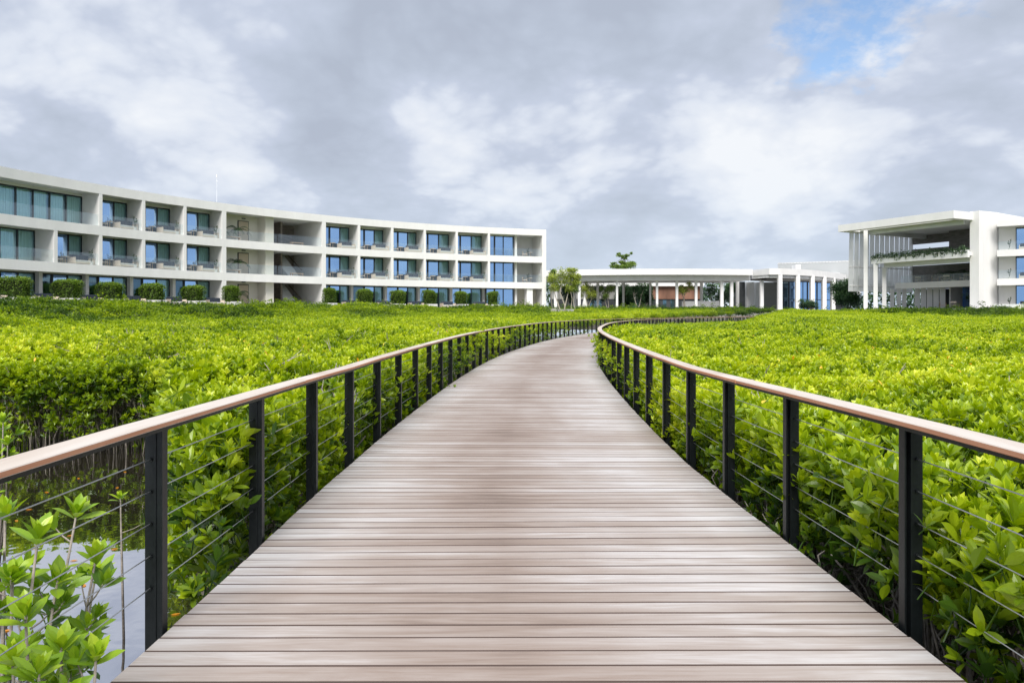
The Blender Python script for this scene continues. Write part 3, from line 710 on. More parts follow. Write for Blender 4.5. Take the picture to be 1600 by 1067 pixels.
for i,(x0,x1,Yp) in enumerate(((1217,1232,138),(1233,1246,138.3),(1248,1261,139),(1262,1276,140.5),(1277,1290,142),(1291,1304,144))):
    b=MB(); X0,X1=px(x0,Yp),px(x1,Yp)
    for q in (0,.5,1): xx=X0+(X1-X0)*q; b.box(xx-.06,xx+.06,Yp-.06,Yp+.06,2.62,8.0)
    for zz in (2.62,4.6,7.9): b.box(X0,X1,Yp-.05,Yp+.05,zz,zz+.12)
    f=b.build('window',FRAME,wing)
    b=MB(); b.box(X0,X1,Yp-.01,Yp+.01,2.7,7.95); b.build('pane',GLASSB if i!=0 else GLASSW,f)
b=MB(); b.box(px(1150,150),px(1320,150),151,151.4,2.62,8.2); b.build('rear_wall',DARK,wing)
b=MB(); b.box(px(1243.5,136),px(1251,136),136,138,9.6,11.0); b.build('roof_box',WHITE,wing)
# things under the pavilion
def thing_mesh(b,name,m,label,cat,loc,rz=0,group=None):
    o=b.build(name,m,None,label=label,cat=cat,group=group); o.location=loc; o.rotation_euler=(0,0,rz); return o
pr=empty('parasol',(px(913.5,128),128,2.62),'closed white parasol standing under the left end of the pavilion','parasol')
b=MB(); b.tube([(0,0,.1),(0,0,.25),(0,0,1.3),(0,0,2.05),(0,0,2.15)],[.62,.60,.33,.13,.05],12); b.build('canopy',CUSHL,pr,smooth=True)
b=MB(); cyl(b,0,0,0,2.5,.03,8); cyl(b,0,0,0,.09,.35,10); b.build('pole',GREYW,pr)
bb=empty('background_building',(0,0,0),'low white-roofed building with rust-brown panels seen through the pavilion','building')
Yb=150
b=MB(); b.box(px(862,Yb),px(1100,Yb),Yb,Yb+8,7.6,8.5); b.build('roof',WHITE,bb)
b=MB(); b.box(px(1010,Yb),px(1098,Yb),Yb+.8,Yb+6,5.0,7.6); b.build('rust_panel',RUST,bb)
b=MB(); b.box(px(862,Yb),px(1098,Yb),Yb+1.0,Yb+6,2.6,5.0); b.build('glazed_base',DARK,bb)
b=MB(); b.box(px(862,Yb),px(1005,Yb),Yb+.9,Yb+6,5.0,7.6); b.build('wall',mat('shaded_wall',(.30,.30,.28),.8,.2,noise=(.8,.2)),bb)
for k,xp in enumerate((925,932,938,985,991,996,1040,1052)):
    b=MB(); b.box(px(xp,Yb)-.35,px(xp,Yb)+.35,Yb+.9,Yb+.95,2.7,4.8); b.build('window',GLASSW,bb)
for x0,x1,Yp,z1,lb in ((1066,1086,134,4.25,'left'),(1088,1124,135,4.3,'right')):
    b=MB(); b.box(0,px(x1,Yp)-px(x0,Yp),0,.4,0,z1-2.62); thing_mesh(b,'low_wall',WHITE,'%s low white wall under the middle of the pavilion'%('shorter' if lb=='left' else 'longer'),'wall',(px(x0,Yp),Yp,2.62))
b=MB(); b.box(0,px(940,127)-px(868,127),0,.5,0,1.1); thing_mesh(b,'retaining_wall',mat('dark_stone',(.08,.085,.09),.7,noise=(2,.3)),'dark stone retaining wall below the left end of the pavilion','wall',(px(868,125.9),125.9,1.7))
b=MB(); b.box(0,3.3,0,.3,0,1.0); thing_mesh(b,'low_wall',WHITE,'small white wall at the foot of the corner trees','wall',(px(858,99),99,1.5))
def simpletree(xp,Yp,yt,yb,wp,label,m,trunk=True,dens=260,leaf=.25,group=None,bark=BARK,nb=8,z0=2.6,flat=1.):
    X=px(xp,Yp); zt=pz(yt,Yp)-z0; zb=pz(yb,Yp)-z0; w=wp/F*Yp/2; bl=[]
    for k in range(nb):
        a=k*2.4; r=math.sqrt((k+.5)/nb)
        bl.append((w*.72*r*math.cos(a),w*.72*r*math.sin(a),zb+(zt-zb)*rnd.uniform(.25,.8),w*.42,w*.42,(zt-zb)*.28*flat))
    return tree(X,Yp,z0,stems((0,0,0),[(rnd.uniform(-.4,.4)*w,rnd.uniform(-.3,.3)*w,max(zb,zt*.35)) for _ in range(2)],.12,.15),bl,label,m,bark,leaf,dens,group=group)
G='trees around the pavilion'
simpletree(932,140,441,474,40,'shady green tree between the parasol and the twisted tree',TREED,dens=420,group=G)
simpletree(918,133,441,468,34,'yellow-green tree behind the closed parasol',TREEY,dens=260,group=G)
simpletree(950,134,443,468,34,'grey-green twisted tree between the columns, right of the parasol',TREE,group=G)
simpletree(996,133,446,462,34,'umbrella-shaped tree with pale trunk in the middle of the pavilion',TREED,group=G)
simpletree(1070,133,441,462,34,'olive tree with twisted pale trunk in front of the rust panels',TREEY,group=G,dens=180)
simpletree(1118,139,440,478,44,'dark green tree behind the longer low wall',TREED,group=G,dens=320)
simpletree(976,146,438,484,34,'dark dense tree mass left of centre behind the pavilion columns',TREED,dens=700,nb=12,leaf=.35,group=G)
simpletree(1006,147,438,484,34,'dark dense tree mass filling the middle behind the pavilion columns',TREED,dens=700,nb=12,leaf=.35,group=G)
simpletree(1140,146,438,480,26,'dark tree beside the wing walls',TREED,dens=500,nb=9,leaf=.3,group=G)
simpletree(888,143,441,482,26,'dark shrubby tree behind the corner trees at the hotel end',TREED,dens=500,nb=9,leaf=.3,group=G)
# tiered almond tree rising above the roof
Y=142; X=px(975,Y)
tree(X,Y,2.6,[([(0,0,0),(.1,0,4),(.0,0,7.5),(.05,0,10.2)],.16)],
     [(-1.7,0,8.5,1.0,1.0,.42),(-.8,0,8.4,1.2,1.2,.45),(.5,0,8.5,1.2,1.2,.42),(1.5,0,8.7,1.1,1.0,.5),(0,.4,8.1,2.4,1.6,.5),(-1.9,0,9.05,.7,.5,.16,.4),(1.7,0,9.2,.7,.5,.2,.4),(-.75,0,10.45,.9,.5,.15,.5),(.6,0,10.55,.9,.5,.17,.5),(-1.1,0,10.85,.4,.4,.12,.3),(1.3,0,10.95,.5,.4,.12,.3),(0,0,10.1,.7,.4,.15,.5),(-.3,0,9.3,.9,.5,.2,.5),(.5,0,9.0,1.3,.6,.25,.8)],
     'tiered green tree rising above the middle of the pavilion roof',TREE,BARKD,.28,650)
simpletree(1322,108,433,483,54,'dense dark green tree left of the white terrace building',TREED,dens=620,nb=14,leaf=.3,z0=1.6,bark=BARKD)
simpletree(1262,116,468,488,36,'round dark bush in front of the broad white columns',TREED,dens=420,nb=9,leaf=.2,z0=1.6)
# ------------------------------------------------------------------ far fins behind the wing roof
def finscreen(P0,P1,n,z0,z1,w,label,taper=.25,rails=(.35,),mm=None):
    r=empty('fin_screen',(*P0,0),label,'screen'); v=Vector((P1[0]-P0[0],P1[1]-P0[1],0)); t=v.normalized(); q=Vector((-t.y,t.x,0))
    for k in range(n):
        c=v*(k/(n-1)); tw=-.25
        b=MB(); d=(t*math.cos(tw)+q*math.sin(tw))*w/2; d2=(t*math.cos(tw)+q*math.sin(tw))*w/2*(1+taper); e=q*.03
        lo=Vector((0,0,z0)); hi=Vector((0,0,z1))
        A=[c-d2+lo-t*taper,c+d2+lo-t*taper,c+d+hi,c-d+hi]; B=[a+e for a in A]
        b.quad(*A); b.quad(*B[::-1])
        for i in range(4): j=(i+1)%4; b.quad(A[i],B[i],B[j],A[j])
        b.build('fin',mm or FIN,r)
    for f in rails:
        b=MB(); zz=z0+(z1-z0)*f; a=v*1.0; b.tube([Vector((0,0,zz))-t*.4,a+Vector((0,0,zz))+t*.4],.07,6); b.build('rail',WHITE,r)
    return r
FIN=bpy.data.materials.new('perforated_fin'); FIN.use_nodes=True
def _fin():
    nt=FIN.node_tree; b=nt.nodes['Principled BSDF']; b.inputs['Base Color'].default_value=(.78,.79,.78,1); b.inputs['Roughness'].default_value=.6
    tr=nt.nodes.new('ShaderNodeBsdfTransparent'); mx=nt.nodes.new('ShaderNodeMixShader'); mx.inputs[0].default_value=.28
    tl=nt.nodes.new('ShaderNodeBsdfTranslucent'); tl.inputs[0].default_value=(.85,.86,.85,1); m2_=nt.nodes.new('ShaderNodeMixShader'); m2_.inputs[0].default_value=.5
    nt.links.new(b.outputs[0],m2_.inputs[1]); nt.links.new(tl.outputs[0],m2_.inputs[2])
    nt.links.new(m2_.outputs[0],mx.inputs[1]); nt.links.new(tr.outputs[0],mx.inputs[2]); nt.links.new(mx.outputs[0],nt.nodes['Material Output'].inputs[0])
_fin()
finscreen((px(1218,158),158),(px(1345,150),150),26,9.0,12.9,.75,'row of pale translucent fins on the skyline behind the wing roof',.05,(.05,.95))
b=MB(); b.box(px(1300,152),px(1345,152),152,156,6,10.4); thing_mesh(b,'background_block',WHITE,'plain white block under the skyline fins, behind the dark tree','building',(0,0,0))
# ------------------------------------------------------------------ right building
DARKW=mat('dark_stone_wall',(.20,.19,.185),.8,.2,noise=(1.4,.3,(1,1,4)))
CO=Vector((51.7,86.6,0)); U=Vector((-.452,.892,0)).normalized(); NN=Vector((.892,.452,0)).normalized()
tb=empty('terrace_building',(0,0,0),'white terrace building with deep overhanging roof and open floors at the right','building')
def lp(u,n): p=CO+U*u+NN*n; return (p.x,p.y)
def lbox(b,u0,u1,n0,n1,z0,z1): b.prism([lp(u0,n0),lp(u0,n1),lp(u1,n1),lp(u1,n0)],z0,z1)
ZC=13.95
b=MB(); lbox(b,0,16,0,1.1,ZC-.92,ZC); lbox(b,0,1.2,1.1,3.9,ZC-.92,ZC); lbox(b,14.6,16,1.1,20,ZC-.92,ZC); b.build('canopy_edge',WHITE,tb)
b=MB(); lbox(b,1.2,14.6,2.6,20,ZC-.80,ZC-.1); b.build('canopy_roof',SOFF,tb)
b=MB(); lbox(b,.8,13.8,3.2,3.6,ZC-1.35,ZC-.802); lbox(b,13.4,13.8,3.6,18,ZC-1.35,ZC-.802); b.build('ceiling_beam',GREYW,tb)
b=MB(); lbox(b,-.73,.35,3.66,4.5,1.2,ZC+.12); b.build('pillar',WHITE,tb)
def ucol(xp,n):
    r=(xp-800)/F; base=CO+NN*n
    return (base.x-r*base.y)/(r*U.y-U.x)
UP=ucol(1361,2.5)
# big white return wall curving away to the right
W0=Vector((*lp(-.2,3.0),0))
b=MB(); pline(b,[lp(-.74,4.503),lp(-.78,5.9),lp(-.72,7.2),lp(-.2,10.4),(66.5,94.8)],.5,1.2,ZC+.12); b.build('end_wall',WHITE,tb)
b=MB(); lbox(b,-.1,UP,2.5,2.9,8.55,9.42); b.build('planter_edge',WHITE,tb)
b=MB(); lbox(b,.1,UP-.3,2.9,13,8.8,9.2); b.build('upper_floor',SOFF,tb)
b=MB(); lbox(b,.1,UP-.9,3.9,4.2,8.05,8.78); b.build('inner_beam',GREYW,tb)
b=MB(); lbox(b,.1,14.0,9.0,9.4,5.35,6.15); b.build('slab_edge',WHITE,tb)
b=MB(); lbox(b,.1,13.8,9.4,18,5.5,5.95); b.build('middle_floor',SOFF,tb)
b=MB(); lbox(b,.1,13.2,9.15,9.18,6.15,7.1); b.build('balustrade',GLASSR,tb)
b=MB(); lbox(b,.1,15.8,15.0,15.3,5.96,8.78); lbox(b,.1,15.8,15.0,15.3,9.21,11.2); lbox(b,.1,15.8,15.0,15.3,11.9,13.1); lbox(b,.1,9.,13.2,13.4,9.21,13.1); b.build('back_wall',DARKW,tb)
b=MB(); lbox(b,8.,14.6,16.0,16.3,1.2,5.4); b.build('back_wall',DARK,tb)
b=MB(); lbox(b,.36,.7,4.6,15.0,1.2,13.1); b.build('side_wall',GREYW,tb)
b=MB(); lbox(b,.1,8.0,14.6,14.8,1.2,5.5); b.build('glazing',GLASSB,tb)
b=MB(); lbox(b,8.0,8.2,12,18,1.2,5.5); b.build('panel_wall',WHITE,tb)
# ground level: find u for a pixel column at a given n
def ucol(xp,n):
    r=(xp-800)/F; base=CO+NN*n      # (x)/(y)=r
    return (base.x-r*base.y)/(r*U.y-U.x)
for xp,n,zt in ((1352.5,2.6,ZC-.85),(1368,2.72,8.56),(1381.5,4.2,8.08),(1394,9.9,5.4),(1404.5,10.2,5.4),(1413,10.8,5.4)):
    x,y=lp(ucol(xp,n),n); c=MB(); c.box(-.25,.25,-.2,.2,0,zt-1.2); o=c.build('column',WHITE,tb); o.location=(x,y,1.2); o.rotation_euler=(0,0,-.4)
for k in range(5):
    x,y=lp(12.2-k*.9,11.2); c=MB(); c.box(-.33,.33,-.06,.06,0,4.2); o=c.build('wall_panel',WHITE,tb); o.location=(x,y,1.2); o.rotation_euler=(0,0,-.35)
b=MB(); lbox(b,-1,17,-.2,21,.3,2.45); b.build('terrace',PAVE,kind='structure')
finscreen(lp(15.6,2.2),lp(15.6,14.8),13,4.95,ZC-.95,.66,'tall translucent white fins hanging at the left side of the terrace building',.18,(.10,.42))
# trailing planting over the planter edge
b=MB()
for k in range(2600):
    u=rnd.uniform(.1,UP); dz=abs(rnd.gauss(0,.28)) if rnd.random()<.7 else -abs(rnd.gauss(0,.22))*(1 if math.sin(u*2.3)+math.sin(u*5.1)>.0 else .25)
    if dz>.3+.35*abs(math.sin(u*1.7)): continue
    n=rnd.uniform(2.52,3.3) if dz>0 else 2.44; x,y=lp(u,n); leafquad(b,(x,y,9.44+dz),rvec()+Vector((0,0,-.3)),.13,rnd.uniform(.15,.30),rnd.uniform(.05,.8))
b.build('trailing_plants',PALM,None,label='dark green plants trailing over the upper planter edge of the terrace building',cat='plants')
for k,(u,n,z) in enumerate(((11.5,10.6,5.96),(9.4,10.8,5.96),(7.4,10.4,5.96),(5.4,10.8,5.96),(3.6,10.6,5.96),(2.0,10.4,5.96))):
    x,y=lp(u,n); place('chair',(x,y,z),k*1.1,'wooden chair %s on the middle terrace of the right building'%(['at the left end','second from the left','left of centre','right of centre','second from the right','at the right end'][k]),1.3)
for k,(u,n) in enumerate(((8.6,10.9),(4.6,10.9))):
    x,y=lp(u,n); place('table',(x,y,5.96),0,'round table on the %s of the middle terrace, right building'%(('left half','right half')[k]),1.3)
for k,u in enumerate((9.5,8.2,6.,3.4)):
    x,y=lp(u,13.0 if k<2 else 12.2); place('palm',(x,y,5.96),k,'potted palm %s behind the middle terrace chairs, right building'%(['farthest left','second from left','third from left','farthest right'][k]),1.25)
x,y=lp(4,11.5); tree(x,y,2.45,stems((0,0,0),[(.2,.1,1.2),(-.4,0,1.4)],.06),[(-.9,0,1.7,1.2,1.2,.6),(.4,0,2.0,1.3,1.2,.7),(1.4,.2,1.5,1.1,1.2,.6),(0,0,1.2,1.5,1.3,.5)],'broad leafy shrub under the terrace building, beside the big pillar',TREED,leaf=.24,dens=330)
x,y=lp(1.4,6.2); b=MB(); b.tube([(0,0,0),(0,0,.75)],[.42,.46],14); thing_mesh(b,'planter',CONC,'tall round white planter at the foot of the big pillar','planter',(x,y,2.45))
for k,(u,n) in enumerate(((7.5,9.6),(5.6,9.2))):
    x,y=lp(u,n); place('chair',(x,y,2.45),1+k,'wooden chair under the terrace building, %s of the broad shrub'%('left' if k==0 else 'just in front'),1.3)
# right balconies (arc continuing off to the right)
OB=Vector((57.3,87.4,0)); RA=30.
def bp(a,d):                                        # a metres to the right along a concave arc, d inwards
    c=OB+Vector((-.563,-.826,0))*55; ang=math.atan2(OB.y-c.y,OB.x-c.x)-a/55; return (c.x+(55+d)*math.cos(ang),c.y+(55+d)*math.sin(ang))
def bbox(b,a0,a1,d0,d1,z0,z1,n=6):
    A=[bp(a0+(a1-a0)*i/n,d0) for i in range(n+1)]; B=[bp(a0+(a1-a0)*i/n,d1) for i in range(n+1)]
    for i in range(n): pass
    P=A+B[::-1]; b.prism(P,z0,z1)
rb=empty('hotel_wing',(0,0,0),'white curved hotel wing with stacked balconies at the right edge','building')
for z,nm in ((RT-.02,'roof_parapet'),(F2,'slab_edge'),(F1,'slab_edge')):
    b=MB(); bbox(b,0,16,0,.35,z-.78,z); b.build(nm,WHITE,rb)
    b=MB(); bbox(b,.1,16,.352,8,z-.66,z-.1); b.build('floor_slab',SOFF,rb)
b=MB(); bbox(b,.0,16,-2,8,1.,2.5); b.build('patio',PAVE,kind='structure')
for fl,(z,zt) in enumerate(((2.5,F1-.66),(F1-.1,F2-.66),(F2-.1,RT-.66))):
    b=MB(); bbox(b,.1,1.75,2.3,2.5,z,zt+.1,2); b.build('back_wall',WHITE,rb)
    b=MB(); bbox(b,5.9,6.2,.02,2.5,z,zt,1); b.build('divider_wall',WHITE,rb)
    b=MB(); bbox(b,1.75,5.9,2.25,2.35,z,z+.08,2); bbox(b,1.75,5.9,2.25,2.35,z+2.72,z+2.82,2)
    for a in (1.75,3.2,4.6,5.8): bbox(b,a,a+.09,2.24,2.36,z+.081,z+2.719,1)
    f=b.build('window',FRAME,rb); p=MB(); bbox(p,1.8,5.85,2.29,2.31,z+.08,z+2.72,3); p.build('pane',GLASSB,f)
    b=MB(); bbox(b,1.76,5.89,2.2,2.5,z+2.825,zt+.1,2); b.build('lintel',GREYW,rb)
    c0=MB(); last=None
    for k in range(30):
        a=1.9+k*.05; x,y=bp(a,2.6+.05*math.sin(k*1.8))
        if last: c0.quad((*last,z+.05),(x,y,z+.05),(x,y,z+2.7),(*last,z+2.7))
        last=(x,y)
    c0.build('curtain',CURT,f)
    if fl: b=MB(); bbox(b,.1,5.9,.12,.135,z,z+1.1,4); b.build('balustrade',GLASSR,rb)
    nm=('ground floor','middle floor','top floor')[fl]
    x,y=bp(3.0,1.0); place('sofa',(x,y,z+.002),-.65,'dark cushioned sofa on the %s balcony at the right edge'%nm,1.05)
    x,y=bp(1.2,.8); place('plant',(x,y,z+.002),1.,'potted plant on the %s balcony at the right edge'%nm,1.)
b=MB(); bbox(b,-.3,16,-2.3,-2.,1.0,2.95); b.build('retaining_wall',GREYW,None,label='grey retaining wall at the foot of the right-edge hotel wing',cat='wall')
b=MB(); bbox(b,.2,16,6.5,6.8,2.4,12.6); b.build('inner_wall',ROOM,rb)

# ------------------------------------------------------------------ mangroves
def proto(name,b,m,smooth=False):
    me=bpy.data.meshes.new(name); me.from_pydata(b.v,[],b.f); me.materials.append(m)
    if any(b.lv):
        a=me.attributes.new('lv','FLOAT','FACE'); a.data.foreach_set('value',b.lv)
    if smooth: me.polygons.foreach_set('use_smooth',[True]*len(me.polygons))
    return bpy.data.objects.new(name,me)
def leaf(b,c,d,up,ln,w,lv,seg=4,fold=.22,droop=.12):
    """a pointed elliptic leaf: two rows of quads folded along the midrib"""
    d=Vector(d).normalized(); s=d.cross(up)
    s=s.normalized() if s.length>1e-5 else d.cross(Vector((1,0,0))).normalized()
    nrm=s.cross(d).normalized(); c=Vector(c); prof=[0,.72,1.0,.80,0.0] if seg==4 else [0,1.,0.]
    n=len(b.v); m=len(prof)
    for i,p in enumerate(prof):
        t=i/(m-1); q=c+d*ln*t-nrm*(droop*ln*t*t)
        b.v+=[tuple(q-s*w*.5*p+nrm*fold*w*.5*p),tuple(q),tuple(q+s*w*.5*p+nrm*fold*w*.5*p)]
    for i in range(m-1):
        a=n+3*i; e=a+3
        b.f+=[(a,e,e+1,a+1),(a+1,e+1,e+2,a+2)]; b.lv+=[lv,lv]
def rosette(b,o,axis,rg,n=10,ln=.10,lv0=.0,seg=4,hue=None):
    axis=Vector(axis).normalized(); t=axis.cross(Vector((rg.uniform(-1,1),rg.uniform(-1,1),.3))).normalized(); u=axis.cross(t)
    for k in range(n):
        a=k*2.4+rg.uniform(-.3,.3); f=k/n                       # inner leaves upright, outer ones spread
        el_=1.42-1.0*f**1.3+rg.uniform(-.28,.2)
        d=(t*math.cos(a)+u*math.sin(a))*math.cos(el_)+axis*math.sin(el_)
        L_=ln*(.6+.5*f)*rg.uniform(.85,1.2)
        leaf(b,Vector(o)-axis*.05*f,d,axis,L_,L_*rg.uniform(.36,.46),lv0+.16*(1-f)+rg.uniform(-.15,.15),seg)
PB=[]; rg=random.Random(11)
NSP=7
for k in range(NSP):                                            # 0..6 near sprigs (unit: real metres)
    b=MB(); 
    b.tube([(rg.uniform(-.03,.03),rg.uniform(-.03,.03),-.16),(.01,0,-.08),(0,0,0)],[.004,.004,.003],5,-.2)
    rosette(b,(0,0,0),(rg.uniform(-.25,.25),rg.uniform(-.25,.25),1),rg,10+k%3,.115,.0)
    if k%2: rosette(b,(.07,.03,-.10),(.6,.3,.8),rg,6,.10,-.08)
    if k>2: rosette(b,(-.06,-.05,-.13),(-.7,-.4,.6),rg,5,.10,-.10)
    PB.append(proto('sprig_%02d'%k,b,MANG))
for k in range(4):                                              # 7..10 mid clumps .5 m wide
    b=MB()
    for j in range(11):
        o=(rg.gauss(0,.17),rg.gauss(0,.17),rg.uniform(-.28,.07)); rosette(b,o,(o[0]*2+rg.uniform(-.3,.3),o[1]*2+rg.uniform(-.3,.3),1),rg,8,.115,-.12*(o[2]<-.1)+rg.uniform(-.08,.08),2)
    PB.append(proto('sprig_%02d'%(7+k),b,MANG))
for k in range(4):                                              # 11..14 far patches 1.6 m wide
    b=MB()
    for j in range(90):
        o=(rg.uniform(-.8,.8),rg.uniform(-.8,.8),0); hgt=.10*math.sin(o[0]*4+k)+.10*math.sin(o[1]*5+2*k)+rg.uniform(-.30,.10)
        rosette(b,(o[0],o[1],hgt),(rg.uniform(-.6,.6),rg.uniform(-.6,.6),1),rg,6,.15,-.15*(hgt<-.1)+rg.uniform(-.10,.10),2)
    PB.append(proto('sprig_%02d'%(11+k),b,MANG))
lc=bpy.data.collections.new('leaf_kinds')
for o in PB: lc.objects.link(o)
RB=[]
def rootclump(k):
    b=MB()
    for j in range(9):
        a=rg.uniform(0,6.28); r=rg.uniform(.15,.50); h=rg.uniform(.5,1.15); x,y=math.cos(a),math.sin(a)
        j1=Vector((rg.gauss(0,.1),rg.gauss(0,.1),h))
        pts=[j1,Vector((x*r*.45,y*r*.45,h*.93)),Vector((x*r*.85,y*r*.85,h*.55)),Vector((x*r+rg.uniform(-.06,.06),y*r,-.35))]
        q=rg.uniform(.007,.017); b.tube(pts,[q*.8,q,q,q*1.05],5)
    for j in range(5):
        p=Vector((rg.gauss(0,.12),rg.gauss(0,.12),.4)); e=p+Vector((rg.uniform(-.38,.38),rg.uniform(-.38,.38),rg.uniform(.6,1.15))); m=p.lerp(e,.5)+rvec()*.14
        b.tube([p,m,e,e+rvec()*.12+Vector((0,0,.12))],[.017,.013,.009,.004],5)
    for j in range(6):
        p=rvec()*.3+Vector((0,0,.75)); e=p+rvec()*.45; b.tube([p,p.lerp(e,.5)+rvec()*.08,e],[.007,.006,.003],4)
    return b
for k in range(6): RB.append(proto('root_%02d'%k,rootclump(k),ROOTM,True))
rc=bpy.data.collections.new('root_kinds')
for o in RB: rc.objects.link(o)
def instancer(name,pts,idx,rot,scl,tint,coll,**k):
    me=bpy.data.meshes.new(name); me.from_pydata([tuple(p) for p in pts],[],[])
    for an,ty,dat in (('idx','INT',idx),('scl','FLOAT',scl),('tint','FLOAT',tint)):
        a=me.attributes.new(an,ty,'POINT'); a.data.foreach_set('value',np.array(dat,dtype=np.int32 if ty=='INT' else np.float32))
    a=me.attributes.new('rot','FLOAT_VECTOR','POINT'); a.data.foreach_set('vector',np.array(rot,dtype=np.float32).ravel())
    o=bpy.data.objects.new(name,me); S.collection.objects.link(o)
    ng=bpy.data.node_groups.new(name,'GeometryNodeTree')
    ng.interface.new_socket('Geometry',in_out='INPUT',socket_type='NodeSocketGeometry'); ng.interface.new_socket('Geometry',in_out='OUTPUT',socket_type='NodeSocketGeometry')
    N=ng.nodes; L=ng.links; gi=N.new('NodeGroupInput'); go=N.new('NodeGroupOutput'); ip=N.new('GeometryNodeInstanceOnPoints')
    ci=N.new('GeometryNodeCollectionInfo'); ci.inputs['Collection'].default_value=coll; ci.inputs['Separate Children'].default_value=True; ci.inputs['Reset Children'].default_value=True
    ip.inputs['Pick Instance'].default_value=True
    def na(nm,ty):
        n=N.new('GeometryNodeInputNamedAttribute'); n.data_type=ty; n.inputs['Name'].default_value=nm
        return next(x for x in n.outputs if x.enabled and x.name=='Attribute')
    L.new(gi.outputs[0],ip.inputs['Points']); L.new(ci.outputs[0],ip.inputs['Instance']); L.new(na('idx','INT'),ip.inputs['Instance Index'])
    L.new(na('rot','FLOAT_VECTOR'),ip.inputs['Rotation']); L.new(na('scl','FLOAT'),ip.inputs['Scale']); L.new(ip.outputs[0],go.inputs[0])
    md=o.modifiers.new('g','NODES'); md.node_group=ng
    return tag(o,**k)
# value noise on a lattice
_T=nr.random((256,256))
def vn(x,y,s,o=0):
    x=np.asarray(x)/s+o*17.3+500; y=np.asarray(y)/s+o*9.1+500; xi=np.floor(x).astype(int); yi=np.floor(y).astype(int); fx=x-xi; fy=y-yi
    fx=fx*fx*(3-2*fx); fy=fy*fy*(3-2*fy); T=_T
    a=T[xi%256,yi%256]; b=T[(xi+1)%256,yi%256]; c=T[xi%256,(yi+1)%256]; d=T[(xi+1)%256,(yi+1)%256]
    return (a*(1-fx)+b*fx)*(1-fy)+(c*(1-fx)+d*fx)*fy
CLR=np.array([(-1.6,-4),(-1.7,4.7),(-2.35,5.3),(-3.1,6.6),(-4.0,8.6),(-5.1,11.0),(-6.1,13.6),(-7.6,15.2),(-11.,15.0),(-11.,11.8),(-8.,9.2),(-6.6,7.0),(-6.0,4),(-5.5,-4)])
def inpoly(x,y,P):
    r=np.zeros(x.shape,bool); j=len(P)-1
    for i in range(len(P)):
        xi,yi=P[i]; xj,yj=P[j]; c=((yi>y)!=(yj>y))&(x<(xj-xi)*(y-yi)/(yj-yi+1e-12)+xi); r^=c; j=i
    return r
def polydist(x,y,P):
    d=np.full(x.shape,1e9); Q=np.vstack([P,P[:1]])
    for a,b in zip(Q[:-1],Q[1:]):
        v=b-a; t=np.clip(((x-a[0])*v[0]+(y-a[1])*v[1])/(v@v),0,1); d=np.minimum(d,np.hypot(x-a[0]-t*v[0],y-a[1]-t*v[1]))
    return d
cy_=fineL[:,1]; cx_=fineL[:,0]
def walkdist(x,y):
    """signed: <0 inside the walk; side -1 left +1 right"""
    C=np.c_[cx_+NR[:,0]*WID/2,cy_+NR[:,1]*WID/2][::4]; d=np.full(x.shape,1e9); side=np.zeros(x.shape)
    NN_=NR[::4]
    for c,n in zip(C,NN_):
        q=np.hypot(x-c[0],y-c[1]); m=q<d; d=np.where(m,q,d); side=np.where(m,np.sign((x-c[0])*n[0]+(y-c[1])*n[1]),side)
    return d-WID/2,side
RBP=[(75,84.5),(56.0,85.0),(51.0,85.6),(43.6,100.),(42,112),(44,122.5),(8,124),(6.0,100)]     # far boundary (right part), as seen
def fieldinfo(x,y):
    ra=np.hypot(x-CX,y-CY); ed=(RR-4.0)-ra                                   # inside the hotel's arc
    ang=np.arctan2(x-CX,y-CY)*RR
    ok1=np.where((ang<-16)|(x<3),ed>0,True)
    by=np.where(x>56,85.0,np.where(x>51,85.2,np.where(x>43.0,85.6+(51-x)*2.0,np.where(x>4,124.,200.))))
    e2=by-y
    e=np.where((x<4),ed,e2); return ok1&(e2>0),e
def canopy(x,y,side,e):
    base=np.interp(y,[-10,0,8,14,28,45,60,80,100,120],[.62,.66,.68,.76,.94,1.08,1.22,1.55,2.1,2.45])
    t=np.clip(1-e/13,0,1); t=t*t*(3-2*t)
    far=np.where(side<0,2.76,np.where(x>38,2.4,3.0))
    z=base+(far-base)*t*np.where(y>20,1,0)
    amp=np.where(side<0,.42,.2)
    low=np.interp(y,[20,30,45,60,110],[.85,.95,.84,.68,.52]); f=np.clip((x/np.maximum(y,1)-.30)/.07,0,1); f=f*f*(3-2*f)
    z=np.where((side>0)&(y>20),np.where(z>low,low+(z-low)*f,z),z); q=np.where((side>0)&(y>30)&(f<.5),.4,1.)
    amp=amp*q
    return z+amp*(vn(x,y,2.3,1)-.5)+.30*(vn(x,y,6.5,2)-.5)*q*np.where(side<0,1.3,.6)+.16*(vn(x,y,.8,3)-.5)
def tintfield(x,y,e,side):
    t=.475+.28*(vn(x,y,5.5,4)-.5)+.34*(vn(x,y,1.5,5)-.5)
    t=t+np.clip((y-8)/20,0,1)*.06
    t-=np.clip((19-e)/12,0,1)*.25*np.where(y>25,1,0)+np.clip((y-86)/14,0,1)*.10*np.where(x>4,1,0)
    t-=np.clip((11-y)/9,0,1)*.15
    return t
def infov(x,y,m=3.0): return (np.abs(x)<.72*y+m)
GX=[];
